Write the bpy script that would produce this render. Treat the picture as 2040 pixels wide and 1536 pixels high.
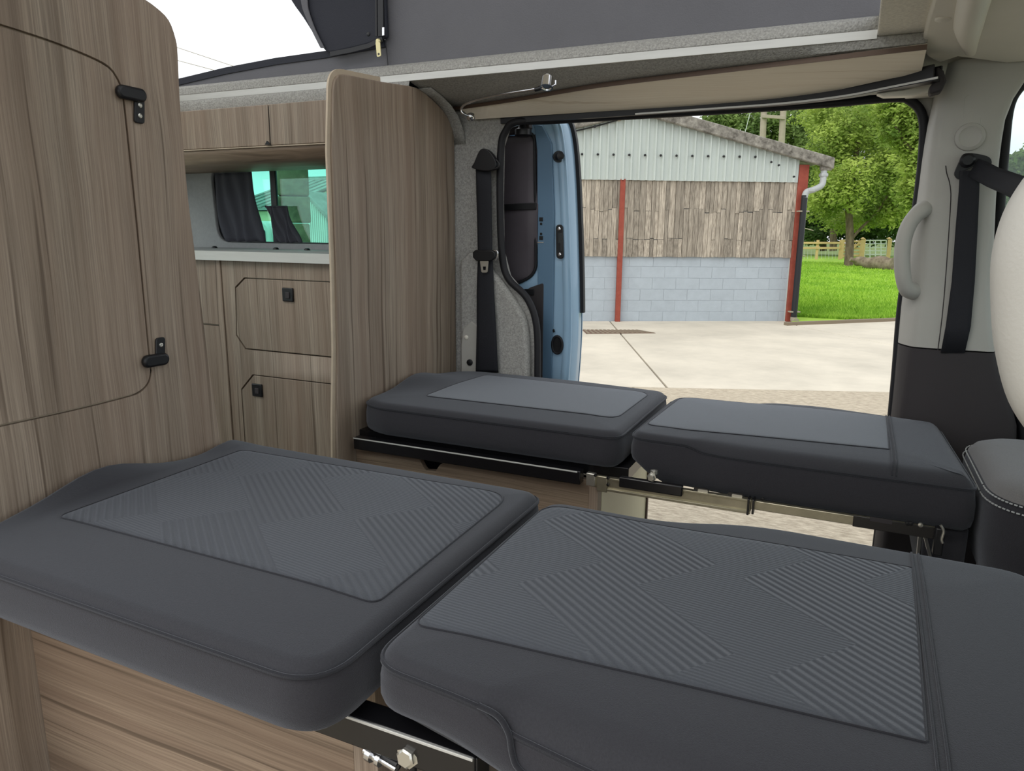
import bpy, bmesh, math, random
from mathutils import Vector, Matrix, noise
random.seed(11)
D = bpy.data; S = bpy.context.scene; COL = S.collection
for o in list(D.objects): D.objects.remove(o)
R = math.radians

# ------------------------------------------------------------------ camera
FPX = 1450.0; CAM = Vector((0, 0, .98))
def cam_axes(yaw, pitch, roll):
    cy, sy = math.cos(yaw), math.sin(yaw)
    f = Vector((-sy*math.cos(pitch), cy*math.cos(pitch), -math.sin(pitch)))
    r0 = Vector((cy, sy, 0)); u0 = r0.cross(f)
    c, s = math.cos(roll), math.sin(roll)
    return r0*c+u0*s, -r0*s+u0*c, f
AR, AU, AF = cam_axes(R(24.75), R(12.0), R(.5))
cd = D.cameras.new('camera'); cd.sensor_width = 36; cd.lens = 36*FPX/2040; cd.clip_start = .02; cd.clip_end = 500
co = D.objects.new('camera', cd); COL.objects.link(co)
m = Matrix((AR, AU, -AF)).transposed().to_4x4(); m.translation = CAM; co.matrix_world = m
S.camera = co
def P(x, y, ax, v):
    """the place in the van where the sight line of a photo pixel meets the plane axis=v"""
    d = (x-1020)/FPX*AR-(y-768)/FPX*AU+AF
    return CAM+d*((v-CAM[ax])/d[ax])

# ------------------------------------------------------------------ world, sun, exposure
vs = S.view_settings
vs.view_transform = 'Standard'; vs.look = 'None'; vs.gamma = 1; vs.use_curve_mapping = False
vs.exposure = 0.9
w = D.worlds.new('sky'); S.world = w; w.use_nodes = True
nt = w.node_tree; nt.nodes.clear()
def N(t, k, **kw):
    n = t.nodes.new(k)
    for a, b in kw.items():
        if a.startswith('i_'): n.inputs[a[2:].replace('_', ' ')].default_value = b
        else: setattr(n, a, b)
    return n
out = N(nt, 'ShaderNodeOutputWorld'); bg = N(nt, 'ShaderNodeBackground'); tc = N(nt, 'ShaderNodeTexCoord')
mp = N(nt, 'ShaderNodeMapping'); mp.inputs['Scale'].default_value = (1, 1, 2.6)
nz = N(nt, 'ShaderNodeTexNoise', i_Scale=2.2, i_Detail=6, i_Roughness=.55)
rp = N(nt, 'ShaderNodeValToRGB')
rp.color_ramp.elements[0].position = .3; rp.color_ramp.elements[0].color = (.46, .48, .51, 1)
rp.color_ramp.elements[1].position = .62; rp.color_ramp.elements[1].color = (.93, .95, .97, 1)
nt.links.new(tc.outputs['Generated'], mp.inputs[0]); nt.links.new(mp.outputs[0], nz.inputs['Vector'])
nt.links.new(nz.outputs[0], rp.inputs[0]); nt.links.new(rp.outputs[0], bg.inputs[0]); nt.links.new(bg.outputs[0], out.inputs[0])
bg.inputs[1].default_value = 1.0
sd = D.lights.new('hazy_sun', 'SUN'); sd.energy = .6; sd.angle = R(35); sd.color = (1, .96, .88)
so = D.objects.new('hazy_sun', sd); COL.objects.link(so); so.rotation_euler = (R(38), R(-22), 0)

# ------------------------------------------------------------------ helpers
def lin(c):
    return tuple(((v/255)/12.92 if v/255 <= .04045 else ((v/255+.055)/1.055)**2.4) for v in c)+(1,)
def thing(name, label, cat, loc=(0, 0, 0), group=None):
    o = D.objects.new(name, None); COL.objects.link(o); o.location = loc; o.empty_display_size = .05
    o['label'] = label; o['category'] = cat
    if group: o['group'] = group
    return o
def tag(o, label=None, cat=None, group=None, kind=None):
    if label: o['label'] = label
    if cat: o['category'] = cat
    if group: o['group'] = group
    if kind: o['kind'] = kind
    return o
def adopt(o, parent):
    if parent is None: return o
    o.parent = parent
    if parent.type == 'EMPTY': o.matrix_parent_inverse = Matrix.Translation(-parent.location)
    return o
def finish(name, me, mat, parent=None, smooth=35, bevel=0, seg=2):
    if smooth:
        me.polygons.foreach_set('use_smooth', [True]*len(me.polygons))
        me.set_sharp_from_angle(angle=R(smooth))
    o = D.objects.new(name, me); COL.objects.link(o)
    if mat: me.materials.append(mat)
    if bevel:
        b = o.modifiers.new('edge', 'BEVEL'); b.width = bevel; b.segments = seg; b.limit_method = 'ANGLE'; b.angle_limit = R(40)
        b.harden_normals = False
    return adopt(o, parent)
def mesh(name, vs_, fs, mat, parent=None, smooth=35, bevel=0, seg=2):
    me = D.meshes.new(name); me.from_pydata([tuple(v) for v in vs_], [], fs)
    bm = bmesh.new(); bm.from_mesh(me); bmesh.ops.recalc_face_normals(bm, faces=bm.faces); bm.to_mesh(me); bm.free()
    me.update(); return finish(name, me, mat, parent, smooth, bevel, seg)
def boxv(x0, x1, y0, y1, z0, z1):
    return ([(x0, y0, z0), (x1, y0, z0), (x1, y1, z0), (x0, y1, z0), (x0, y0, z1), (x1, y0, z1), (x1, y1, z1), (x0, y1, z1)],
            [(0, 3, 2, 1), (4, 5, 6, 7), (0, 1, 5, 4), (1, 2, 6, 5), (2, 3, 7, 6), (3, 0, 4, 7)])
def box(name, x0, x1, y0, y1, z0, z1, mat, parent=None, bevel=.002, seg=2):
    v, f = boxv(x0, x1, y0, y1, z0, z1); return mesh(name, v, f, mat, parent, 35, bevel, seg)
def obox(name, c, ax, ay, az, hx, hy, hz, mat, parent=None, bevel=.002, seg=2):
    """box with its own axes"""
    c = Vector(c); ax, ay, az = Vector(ax).normalized(), Vector(ay).normalized(), Vector(az).normalized()
    v, f = boxv(-hx, hx, -hy, hy, -hz, hz)
    return mesh(name, [c+ax*a+ay*b+az*d for a, b, d in v], f, mat, parent, 35, bevel, seg)
def plate(name, outer, vec, mat, parent=None, holes=(), bevel=.0015, smooth=35, seg=2):
    """flat slab from a 3-D outline (and holes), given its thickness vector"""
    bm = bmesh.new(); edges = []
    for loop in [outer]+list(holes):
        vv = [bm.verts.new(tuple(p)) for p in loop]
        for i in range(len(vv)): edges.append(bm.edges.new((vv[i], vv[(i+1) % len(vv)])))
    if holes: bmesh.ops.triangle_fill(bm, edges=edges, use_beauty=True)
    else: bm.faces.new(bm.verts[:])
    ex = bmesh.ops.extrude_face_region(bm, geom=bm.faces[:])
    bmesh.ops.translate(bm, verts=[g for g in ex['geom'] if isinstance(g, bmesh.types.BMVert)], vec=Vector(vec))
    bmesh.ops.recalc_face_normals(bm, faces=bm.faces)
    me = D.meshes.new(name); bm.to_mesh(me); bm.free()
    return finish(name, me, mat, parent, smooth, bevel, seg)
def frames(pts, closed):
    n = len(pts); T = []
    for i in range(n):
        a = pts[i-1] if (i or closed) else pts[i]; b = pts[(i+1) % n] if (i < n-1 or closed) else pts[i]
        T.append((b-a).normalized())
    u = Vector((0, 0, 1)) if abs(T[0].z) < .9 else Vector((1, 0, 0))
    res = []
    for t in T:
        u = (u-t*u.dot(t)); u = u.normalized() if u.length > 1e-6 else t.orthogonal().normalized()
        res.append((t, u, t.cross(u)))
    return res
def sweep(name, pts, prof, mat, parent=None, closed=False, smooth=35, scale=None):
    """profile points (a along u=up, b along side) swept along a path"""
    pts = [Vector(p) for p in pts]; fr = frames(pts, closed); k = len(prof); V = []; Fs = []
    for i, (p, (t, u, s)) in enumerate(zip(pts, fr)):
        q = scale[i] if scale else 1
        for a, b in prof: V.append(p+u*a*q+s*b*q)
    n = len(pts)
    for i in range(n if closed else n-1):
        for j in range(k):
            Fs.append((i*k+j, i*k+(j+1) % k, ((i+1) % n)*k+(j+1) % k, ((i+1) % n)*k+j))
    if not closed: Fs.append(tuple(range(k))); Fs.append(tuple((n-1)*k+j for j in range(k)))
    return mesh(name, V, Fs, mat, parent, smooth)
def circ(r, k=10): return [(r*math.cos(2*math.pi*i/k), r*math.sin(2*math.pi*i/k)) for i in range(k)]
def tube(name, pts, r, mat, parent=None, k=10, closed=False, scale=None): return sweep(name, pts, circ(r, k), mat, parent, closed, 50, scale)
def spline(pts, n=6, closed=False):
    pts = [Vector(p) for p in pts]; L = len(pts); o = []
    for i in range(L if closed else L-1):
        p0 = pts[i-1] if (i or closed) else pts[0]; p1 = pts[i]; p2 = pts[(i+1) % L]; p3 = pts[(i+2) % L] if (i+2 < L or closed) else pts[-1]
        for j in range(n):
            t = j/n; o.append(.5*((2*p1)+(p2-p0)*t+(2*p0-5*p1+4*p2-p3)*t*t+(3*p1-p0-3*p2+p3)*t**3))
    if not closed: o.append(pts[-1])
    return o
def roundpoly(pts, rad, n=6):
    """round the corners of a polygon given as 3-D points; rad: one radius or one for each corner"""
    pts = [Vector(p) for p in pts]; L = len(pts); o = []
    for i in range(L):
        r = rad[i] if isinstance(rad, (list, tuple)) else rad
        p, a, b = pts[i], (pts[i-1]-pts[i]), (pts[(i+1) % L]-pts[i])
        if r <= 0: o.append(p); continue
        d = min(r, a.length*.49, b.length*.49); A = p+a.normalized()*d; B = p+b.normalized()*d
        for j in range(n+1):
            t = j/n; o.append(A*(1-t)**2+p*2*t*(1-t)+B*t*t)
    return o
def grid(name, rows, mat, parent=None, smooth=40, thick=0, closed=False):
    k = len(rows[0]); V = [v for r in rows for v in r]; Fs = []
    for i in range(len(rows)-1):
        for j in range(k if closed else k-1): Fs.append((i*k+j, i*k+(j+1) % k, (i+1)*k+(j+1) % k, (i+1)*k+j))
    o = mesh(name, V, Fs, mat, parent, smooth)
    if thick:
        s = o.modifiers.new('thick', 'SOLIDIFY'); s.thickness = thick; s.offset = 0
    return o
def loft(name, rings, mat, parent=None, smooth=40, cap=True):
    k = len(rings[0]); V = [v for r in rings for v in r]; Fs = []
    for i in range(len(rings)-1):
        for j in range(k): Fs.append((i*k+j, i*k+(j+1) % k, (i+1)*k+(j+1) % k, (i+1)*k+j))
    if cap: Fs.append(tuple(range(k))); Fs.append(tuple((len(rings)-1)*k+j for j in range(k)))
    return mesh(name, V, Fs, mat, parent, smooth)
def lathe(name, c, axis, prof, mat, parent=None, k=16):
    """turned shape: prof = (distance along axis, radius)"""
    c = Vector(c); axis = Vector(axis).normalized(); u = axis.orthogonal().normalized(); v = axis.cross(u)
    return loft(name, [[c+axis*h+(u*math.cos(2*math.pi*i/k)+v*math.sin(2*math.pi*i/k))*max(r, 1e-4) for i in range(k)] for h, r in prof], mat, parent, 40)
def sm(t): t = max(0, min(1, t)); return t*t*(3-2*t)
def copy_obj(o, parent, name=None):
    c = o.copy(); COL.objects.link(c); c.parent = parent
    return c
def copy_tree(o, off):
    off = Vector(off); c = o.copy(); COL.objects.link(c); c.location = o.location+off
    for ch in list(o.children):
        a = ch.copy(); COL.objects.link(a); a.parent = c
        for g in list(ch.children):
            b = g.copy(); COL.objects.link(b); b.parent = a
    return c

# ------------------------------------------------------------------ materials
def mat(name, rgb, rough=.6, metal=0, var=0, vscale=8, bump=0, bscale=120, spec=.4, rnd=0, coat=0, stretch=(1, 1, 1), rgb2=None, detail=4, trans=0, bdist=.004):
    m_ = D.materials.new(name); m_.use_nodes = True; t = m_.node_tree; b = t.nodes['Principled BSDF']
    b.inputs['Roughness'].default_value = rough; b.inputs['Metallic'].default_value = metal
    b.inputs['Specular IOR Level'].default_value = spec; b.inputs['Coat Weight'].default_value = coat
    c = lin(rgb); b.inputs['Base Color'].default_value = c
    L = t.links.new
    tc_ = N(t, 'ShaderNodeTexCoord'); mp_ = N(t, 'ShaderNodeMapping'); mp_.inputs['Scale'].default_value = stretch
    L(tc_.outputs['Object'], mp_.inputs[0])
    if var or rgb2:
        n_ = N(t, 'ShaderNodeTexNoise', i_Scale=vscale, i_Detail=detail, i_Roughness=.65); L(mp_.outputs[0], n_.inputs['Vector'])
        r_ = N(t, 'ShaderNodeValToRGB'); e = r_.color_ramp.elements
        e[0].position = .32; e[1].position = .68
        if rgb2: e[0].color = lin(rgb2); e[1].color = c
        else:
            e[0].color = tuple(v*(1-var) for v in c[:3])+(1,); e[1].color = tuple(min(1, v*(1+var)) for v in c[:3])+(1,)
        L(n_.outputs[0], r_.inputs[0]); src = r_.outputs[0]
        if rnd:
            vm = N(t, 'ShaderNodeVectorMath', operation='MULTIPLY_ADD'); oj = N(t, 'ShaderNodeObjectInfo'); L(oj.outputs['Random'], vm.inputs[0]); vm.inputs[1].default_value = (57, 31, 43); L(mp_.outputs[0], vm.inputs[2]); L(vm.outputs[0], n_.inputs['Vector'])
            oi = N(t, 'ShaderNodeObjectInfo'); hs = N(t, 'ShaderNodeHueSaturation'); ma = N(t, 'ShaderNodeMapRange')
            ma.inputs['To Min'].default_value = 1-rnd; ma.inputs['To Max'].default_value = 1+rnd
            L(oi.outputs['Random'], ma.inputs[0]); L(ma.outputs[0], hs.inputs['Value']); L(src, hs.inputs['Color']); src = hs.outputs[0]
        L(src, b.inputs['Base Color'])
    if bump:
        n2 = N(t, 'ShaderNodeTexNoise', i_Scale=bscale, i_Detail=3); L(mp_.outputs[0], n2.inputs['Vector'])
        bp = N(t, 'ShaderNodeBump'); bp.inputs['Strength'].default_value = bump; bp.inputs['Distance'].default_value = bdist
        L(n2.outputs[0], bp.inputs['Height']); L(bp.outputs[0], b.inputs['Normal'])
    return m_
def wood(name, along, light=(168, 155, 139), dark=(90, 79, 69), mid=(136, 122, 107), rough=.5, linec=(86, 72, 60)):
    """streaky grey-brown laminate; along = grain direction"""
    m_ = D.materials.new(name); m_.use_nodes = True; t = m_.node_tree; b = t.nodes['Principled BSDF']; L = t.links.new
    b.inputs['Roughness'].default_value = rough; b.inputs['Specular IOR Level'].default_value = .3
    tc_ = N(t, 'ShaderNodeTexCoord'); sp = N(t, 'ShaderNodeSeparateXYZ'); L(tc_.outputs['Object'], sp.inputs[0])
    ad = N(t, 'ShaderNodeMath', operation='ADD'); cb = N(t, 'ShaderNodeCombineXYZ')
    a, c1, c2 = {'z': ('Z', 'X', 'Y'), 'x': ('X', 'Y', 'Z'), 'y': ('Y', 'X', 'Z')}[along]
    L(sp.outputs[c1], ad.inputs[0]); L(sp.outputs[c2], ad.inputs[1])
    # slow sideways wander of the grain
    wn = N(t, 'ShaderNodeTexNoise', i_Scale=1.6, i_Detail=2); wm = N(t, 'ShaderNodeMath', operation='MULTIPLY_ADD')
    L(tc_.outputs['Object'], wn.inputs['Vector']); L(wn.outputs[0], wm.inputs[0]); wm.inputs[1].default_value = .045; L(ad.outputs[0], wm.inputs[2])
    L(wm.outputs[0], cb.inputs[0]); L(sp.outputs[a], cb.inputs[1])
    def nn(sx, sy, det, pos0, pos1, rough_=.6):
        mp_ = N(t, 'ShaderNodeMapping'); mp_.inputs['Scale'].default_value = (sx, sy, 1); L(cb.outputs[0], mp_.inputs[0])
        n_ = N(t, 'ShaderNodeTexNoise', i_Scale=1, i_Detail=det, i_Roughness=rough_); L(mp_.outputs[0], n_.inputs['Vector'])
        r_ = N(t, 'ShaderNodeMapRange'); r_.inputs[1].default_value = pos0; r_.inputs[2].default_value = pos1; L(n_.outputs[0], r_.inputs[0])
        return r_.outputs[0]
    fine = nn(300, 3.5, 3, .36, .64); band = nn(26, .5, 3, .38, .63); tint = nn(7, .5, 2, .35, .65)
    line = nn(60, .7, 2, .60, .68)
    def mix(f, A, B, k=None):
        x = N(t, 'ShaderNodeMix', data_type='RGBA')
        for i, v in ((6, A), (7, B)):
            if isinstance(v, tuple): x.inputs[i].default_value = v
            else: L(v, x.inputs[i])
        if k is not None:
            q = N(t, 'ShaderNodeMath', operation='MULTIPLY'); L(f, q.inputs[0]); q.inputs[1].default_value = k; f = q.outputs[0]
        L(f, x.inputs[0]); return x.outputs[2]
    c = mix(band, lin(mid), lin(light)); c = mix(fine, c, lin(dark), .55)
    c = mix(tint, c, lin(tuple((a+b)//2 for a, b in zip(dark, light)) if along == 'x' and light[0] > 200 else (146, 124, 108)), .40); c = mix(line, c, lin(linec), .75)
    L(c, b.inputs['Base Color'])
    bp = N(t, 'ShaderNodeBump'); bp.inputs['Strength'].default_value = .12; bp.inputs['Distance'].default_value = .001
    L(fine, bp.inputs['Height']); L(bp.outputs[0], b.inputs['Normal'])
    return m_
M = {}
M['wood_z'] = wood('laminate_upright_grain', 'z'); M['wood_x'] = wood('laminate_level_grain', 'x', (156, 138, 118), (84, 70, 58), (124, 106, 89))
M['wood_board'] = wood('bounce_lightened_board_wood', 'x', (244, 236, 220), (226, 213, 193), (238, 228, 211), linec=(214, 199, 176))  # light bounced up from the yard is put into the board's colour
M['edge'] = mat('laminate_edge_band', (178, 163, 143), .45, var=.06, vscale=30)
M['carpet'] = mat('grey_lining_carpet', (162, 161, 157), .95, var=.28, vscale=170, bump=.7, bscale=240, detail=6, spec=.1)
M['carpet2'] = mat('pale_headliner_carpet', (232, 228, 216), .95, var=.12, vscale=120, bump=.4, bscale=260, spec=.1)
M['wallgrey'] = mat('grey_wall_lining', (150, 151, 152), .8, var=.06, vscale=60, bump=.2, bscale=200)
M['plastic'] = mat('light_grey_pillar_plastic', (172, 170, 164), .55, var=.02, bump=.08, bscale=500)
M['plastic2'] = mat('beige_headlining_plastic', (222, 218, 206), .5, var=.03, vscale=4)
M['dark_plastic'] = mat('dark_trim_plastic', (52, 48, 50), .7, bump=.1, bscale=400)
M['black'] = mat('black_plastic', (22, 22, 25), .4)
M['blackmet'] = mat('black_powder_coat', (18, 18, 21), .25, spec=.6)
M['rubber'] = mat('black_rubber_seal', (22, 22, 27), .6)
M['alu'] = mat('brushed_aluminium', (200, 200, 196), .45, .3, var=.05, vscale=60, stretch=(.1, 1, 1))
M['steel'] = mat('zinc_steel', (176, 170, 150), .35, .9, var=.12, vscale=25)
M['bolt'] = mat('bright_bolt_steel', (205, 203, 195), .3, .9)
M['chrome'] = mat('chrome', (210, 210, 212), .15, 1)
M['brass'] = mat('pale_brass_zip', (206, 196, 150), .35, .6)
M['white'] = mat('white_nylon', (222, 220, 210), .4)
M['cream'] = mat('cream_gloss_panel', (205, 202, 168), .35)
M['canvas'] = mat('grey_poptop_canvas', (104, 104, 109), .85, var=.04, vscale=5, bump=.25, bscale=300)
M['canvas_dark'] = mat('navy_black_canvas', (38, 40, 50), .7, bump=.2, bscale=250)
M['curtain'] = mat('charcoal_curtain_cloth', (74, 74, 82), .9, bump=.2, bscale=400)
M['blind'] = mat('plum_grey_blackout_cloth', (78, 72, 78), .55, var=.1, vscale=6)
M['webbing'] = mat('black_belt_webbing', (30, 31, 37), .75, bump=.3, bscale=500, stretch=(1, 1, 2))
M['blue'] = mat('metallic_blue_paint', (146, 178, 204), .30, .0, coat=.4)
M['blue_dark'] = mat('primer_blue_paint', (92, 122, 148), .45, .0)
M['floor'] = mat('grey_vinyl_floor', (96, 92, 86), .6, var=.1, vscale=30)
def fabric(name, rgb, stripes=False):
    m_ = mat(name, rgb, .9, var=.10, vscale=420, bump=.35, bscale=900, spec=.15, detail=2, bdist=.002)
    t = m_.node_tree; b = t.nodes['Principled BSDF']; L = t.links.new
    b.inputs['Sheen Weight'].default_value = .25; b.inputs['Sheen Roughness'].default_value = .5
    b.inputs['Sheen Tint'].default_value = (.8, .85, .95, 1)
    if stripes:
        tc_ = N(t, 'ShaderNodeTexCoord'); sp = N(t, 'ShaderNodeSeparateXYZ'); L(tc_.outputs['Object'], sp.inputs[0])
        def ma(op, a, b_, c_=None):
            x = N(t, 'ShaderNodeMath', operation=op)
            for i, v in enumerate((a, b_, c_)):
                if v is None: continue
                if isinstance(v, (int, float)): x.inputs[i].default_value = v
                else: L(v, x.inputs[i])
            return x.outputs[0]
        th = R(-38); X, Y = sp.outputs['X'], sp.outputs['Y']
        al = ma('ADD', ma('MULTIPLY', X, math.cos(th)), ma('MULTIPLY', Y, math.sin(th)))        # along the ribs
        ac = ma('ADD', ma('MULTIPLY', X, -math.sin(th)), ma('MULTIPLY', Y, math.cos(th)))       # across the ribs
        bold = ma('SINE', ma('MULTIPLY', ac, 2*math.pi/.0125), 0)
        finex = ma('SINE', ma('MULTIPLY', ma('ADD', Y, ma('MULTIPLY', X, .12)), 2*math.pi/.0065), 0)
        # woven patches: parallelograms stepping along the ribs
        row = ma('FLOOR', ma('MULTIPLY', ac, 1/.15), 0)
        ph = ma('FRACT', ma('ADD', ma('MULTIPLY', al, 1/.52), ma('MULTIPLY', row, .37)), 0)
        mask = ma('GREATER_THAN', ph, .47)
        h1 = ma('MULTIPLY', ma('MULTIPLY', bold, mask), 1.0); h2 = ma('MULTIPLY', ma('MULTIPLY', finex, ma('SUBTRACT', 1, mask)), .15)
        h = ma('ADD', h1, h2)
        bp = N(t, 'ShaderNodeBump'); bp.inputs['Strength'].default_value = .45; bp.inputs['Distance'].default_value = .003
        old = [n for n in t.nodes if n.type == 'BUMP' and n != bp][0]
        L(h, bp.inputs['Height']); L(old.outputs[0], bp.inputs['Normal']); L(bp.outputs[0], b.inputs['Normal'])
        src = b.inputs['Base Color'].links[0].from_socket
        hs = N(t, 'ShaderNodeHueSaturation'); L(src, hs.inputs['Color'])
        L(ma('MULTIPLY_ADD', h, .09, 1.0), hs.inputs['Value']); L(hs.outputs[0], b.inputs['Base Color'])
    return m_
M['fab'] = fabric('charcoal_seat_cloth', (51, 51, 55)); M['fab_in'] = fabric('ribbed_slate_seat_cloth', (69, 72, 78), True)
M['fab_in_skylit'] = fabric('skylit_plain_slate_cloth', (97, 101, 107)); M['fab_side'] = fabric('dark_side_cloth', (47, 46, 50))  # far panels: skylight on the slate cloth is put into its lighter colour
M['piping'] = fabric('charcoal_piping', (38, 38, 42))
M['thread'] = mat('pale_thread', (170, 172, 172), .8)
def glass(name, tint, gl=.08):
    m_ = D.materials.new(name); m_.use_nodes = True; t = m_.node_tree; t.nodes.clear()
    o = N(t, 'ShaderNodeOutputMaterial'); a = N(t, 'ShaderNodeBsdfTransparent'); g = N(t, 'ShaderNodeBsdfGlossy'); x = N(t, 'ShaderNodeMixShader')
    a.inputs[0].default_value = tint; g.inputs['Roughness'].default_value = .02; x.inputs[0].default_value = gl
    t.links.new(a.outputs[0], x.inputs[1]); t.links.new(g.outputs[0], x.inputs[2]); t.links.new(x.outputs[0], o.inputs[0]); return m_
M['glass_green'] = glass('green_tinted_glass', (.52, .95, .84, 1)); M['glass'] = glass('clear_glass', (.9, .95, .94, 1), .05)
# outdoors
M['concrete'] = mat('pale_yard_concrete', (196, 188, 172), .85, var=.13, vscale=1.1, bump=.25, bscale=60, detail=8)
M['concrete_r'] = mat('tamped_yard_concrete', (200, 188, 167), .9, rgb2=(150, 138, 119), vscale=14, bump=.9, bscale=22, detail=6, stretch=(1.0, 3.0, 1), bdist=.02)
M['joint'] = mat('dark_joint', (128, 116, 98), .95)
M['soil'] = mat('field_soil_green', (92, 112, 48), .95, var=.2, vscale=.4)
M['lawn'] = mat('lawn_turf', (150, 186, 58), .95, rgb2=(116, 156, 42), vscale=.9, bump=.6, bscale=25, detail=7)
M['grass'] = mat('grass_blades', (164, 200, 70), .9, rgb2=(122, 168, 46), vscale=.7)
M['block'] = mat('pale_blue_painted_block', (166, 175, 182), .75, var=.05, vscale=7, bump=.35, bscale=45, rnd=.02, detail=6)
M['mortar'] = mat('painted_mortar', (186, 193, 198), .85)
M['plank'] = mat('weathered_barn_plank', (188, 178, 162), .9, rgb2=(112, 103, 92), vscale=6, bump=.4, bscale=40, rnd=.33, detail=8, stretch=(.8, .8, .6))
M['sheet'] = mat('pale_corrugated_sheet', (188, 196, 191), .6, var=.05, vscale=2.5, stretch=(1, 1, .3))
M['red'] = mat('red_oxide_steel', (152, 74, 58), .7, rgb2=(134, 60, 46), vscale=9, bump=.2, bscale=40)
M['verge'] = mat('lichened_cement_sheet', (160, 156, 146), .95, rgb2=(78, 74, 68), vscale=9, bump=.6, bscale=30, detail=8)
M['pipe_black'] = mat('black_drainpipe', (30, 32, 36), .4); M['pipe_grey'] = mat('grey_drainpipe', (168, 172, 172), .5)
M['grate'] = mat('rusty_drain_cover', (108, 84, 72), .8, var=.15, vscale=30)
M['bark'] = mat('tree_bark', (130, 116, 96), .95, rgb2=(84, 72, 58), vscale=6, bump=.6, bscale=20, stretch=(1, 1, .3))
M['logwood'] = mat('felled_log_bark', (150, 138, 118), .95, rgb2=(104, 92, 76), vscale=4, bump=.5, bscale=12)
M['rail'] = mat('fresh_fence_timber', (206, 180, 128), .8, var=.1, vscale=3)
M['polewood'] = mat('grey_utility_pole', (158, 150, 132), .9, var=.1, vscale=3)
M['gate_metal'] = mat('galvanised_gate', (206, 216, 208), .5, .1)
def leafmat(name, a, b):
    m_ = mat(name, a, .6, rgb2=b, vscale=.55, detail=5, spec=.25); t = m_.node_tree; p = t.nodes['Principled BSDF']
    tr = N(t, 'ShaderNodeBsdfTranslucent'); x = N(t, 'ShaderNodeMixShader'); x.inputs[0].default_value = .35
    t.links.new(p.inputs['Base Color'].links[0].from_socket, tr.inputs[0])
    o = t.nodes['Material Output']; t.links.new(p.outputs[0], x.inputs[1]); t.links.new(tr.outputs[0], x.inputs[2]); t.links.new(x.outputs[0], o.inputs[0]); return m_
M['leaf1'] = leafmat('yellow_green_leaves', (184, 202, 100), (100, 130, 50)); M['leaf2'] = leafmat('mid_green_leaves', (140, 164, 88), (80, 106, 52))
M['leaf3'] = leafmat('dark_green_leaves', (100, 130, 66), (54, 82, 38))

# ================================================================== THE VAN: structure
KX0, KX1 = -2.75, -1.33          # kitchen end of the van
PX = -1.33                       # the two upright partition panels
def struct(o): return tag(o, kind='structure')
struct(box('floor', -2.75, 1.2, .52, 2.42, -.14, -.10, M['floor'], bevel=0))
wr = struct(plate('wall_rear', [(-2.80, .46, -.04), (-2.80, 2.45, -.04), (-2.80, 2.45, 1.45), (-2.80, .46, 1.45)], (.05, 0, 0), M['wallgrey'], holes=[roundpoly([(-2.80, .58, .50), (-2.80, 2.32, .50), (-2.80, 2.32, 1.40), (-2.80, .58, 1.40)], .08)], bevel=.004))  # unseen rear opening, enlarged to bring light to the kitchen
plate('pane', [(-2.79, .54, .46), (-2.79, 2.36, .46), (-2.79, 2.36, 1.43), (-2.79, .54, 1.43)], (.004, 0, 0), M['glass'], wr, bevel=0)
wn_ = struct(plate('wall_near', [(-2.75, .46, -.10), (-1.36, .46, -.10), (-1.36, .46, 1.45), (-2.75, .46, 1.45)], (0, .04, 0), M['wallgrey'], holes=[roundpoly([(-2.66, .46, .74), (-1.44, .46, .74), (-1.44, .46, 1.38), (-2.66, .46, 1.38)], .08)], bevel=.004))  # unseen window opening added to light the kitchen fronts
plate('pane', [(-2.69, .47, .70), (-1.40, .47, .70), (-1.40, .47, 1.41), (-2.69, .47, 1.41)], (0, .004, 0), M['glass'], wn_, bevel=0)
# far side wall behind the kitchen, with the window opening
WY = 2.40
def kq(x, y): return P(x, y, 1, WY)
wo = [(KX0, WY, .6), (-1.35, WY, .6), (-1.35, WY, 1.44), (KX0, WY, 1.44)]
a, b_ = kq(418, 336), kq(452, 483)
wx0, wz1, wz0 = a.x, kq(540, 333).z, b_.z; wx1 = -1.52
hole = roundpoly([(wx0, WY, wz1), (wx0+.015, WY, wz0), (wx1, WY, wz0), (wx1, WY, wz1)], [.05, .07, .07, .05])
wall_k = struct(plate('wall_far', wo, (0, .05, 0), M['wallgrey'], holes=[hole], bevel=.004))
box('lower_wall', KX0, -1.35, WY, WY+.05, -.04, .6, M['wallgrey'], wall_k, 0)
# window: rubber frame, two panes, sliding bar
win = tag(sweep('window_1', [p+Vector((0, .022, 0)) for p in hole], [(-.006, -.008), (.010, -.008), (.010, .012), (-.006, .012)], M['black'], closed=True), kind='structure')
plate('pane', [(p.x, WY+.044, p.z) for p in hole], (0, .004, 0), M['glass_green'], win, bevel=0)
bx = kq(537, 410).x
box('sliding_bar', bx-.02, bx+.012, WY+.030, WY+.042, wz0, wz1, M['black'], win, .003)
# carpeted rear pillar of the far side, following the door opening
CY = 2.385
def cq(x, y): return P(x, y, 1, CY)
pil = [cq(870, 190), cq(905, 180), cq(1030, 232), cq(1008, 256), cq(997, 290), cq(995, 400), cq(997, 500), cq(1010, 550), cq(1046, 592), cq(1066, 640), cq(1070, 745)]
bot = Vector((pil[-1].x, CY, -.02)); pil = pil+[bot, Vector((-1.36, CY, -.02)), Vector((-1.36, CY, 1.43))]
wall_c = struct(plate('wall_far.001', pil[2:-1]+[Vector((-1.36, CY, 1.40))], (0, .04, 0), M['carpet'], bevel=.004))
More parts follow.
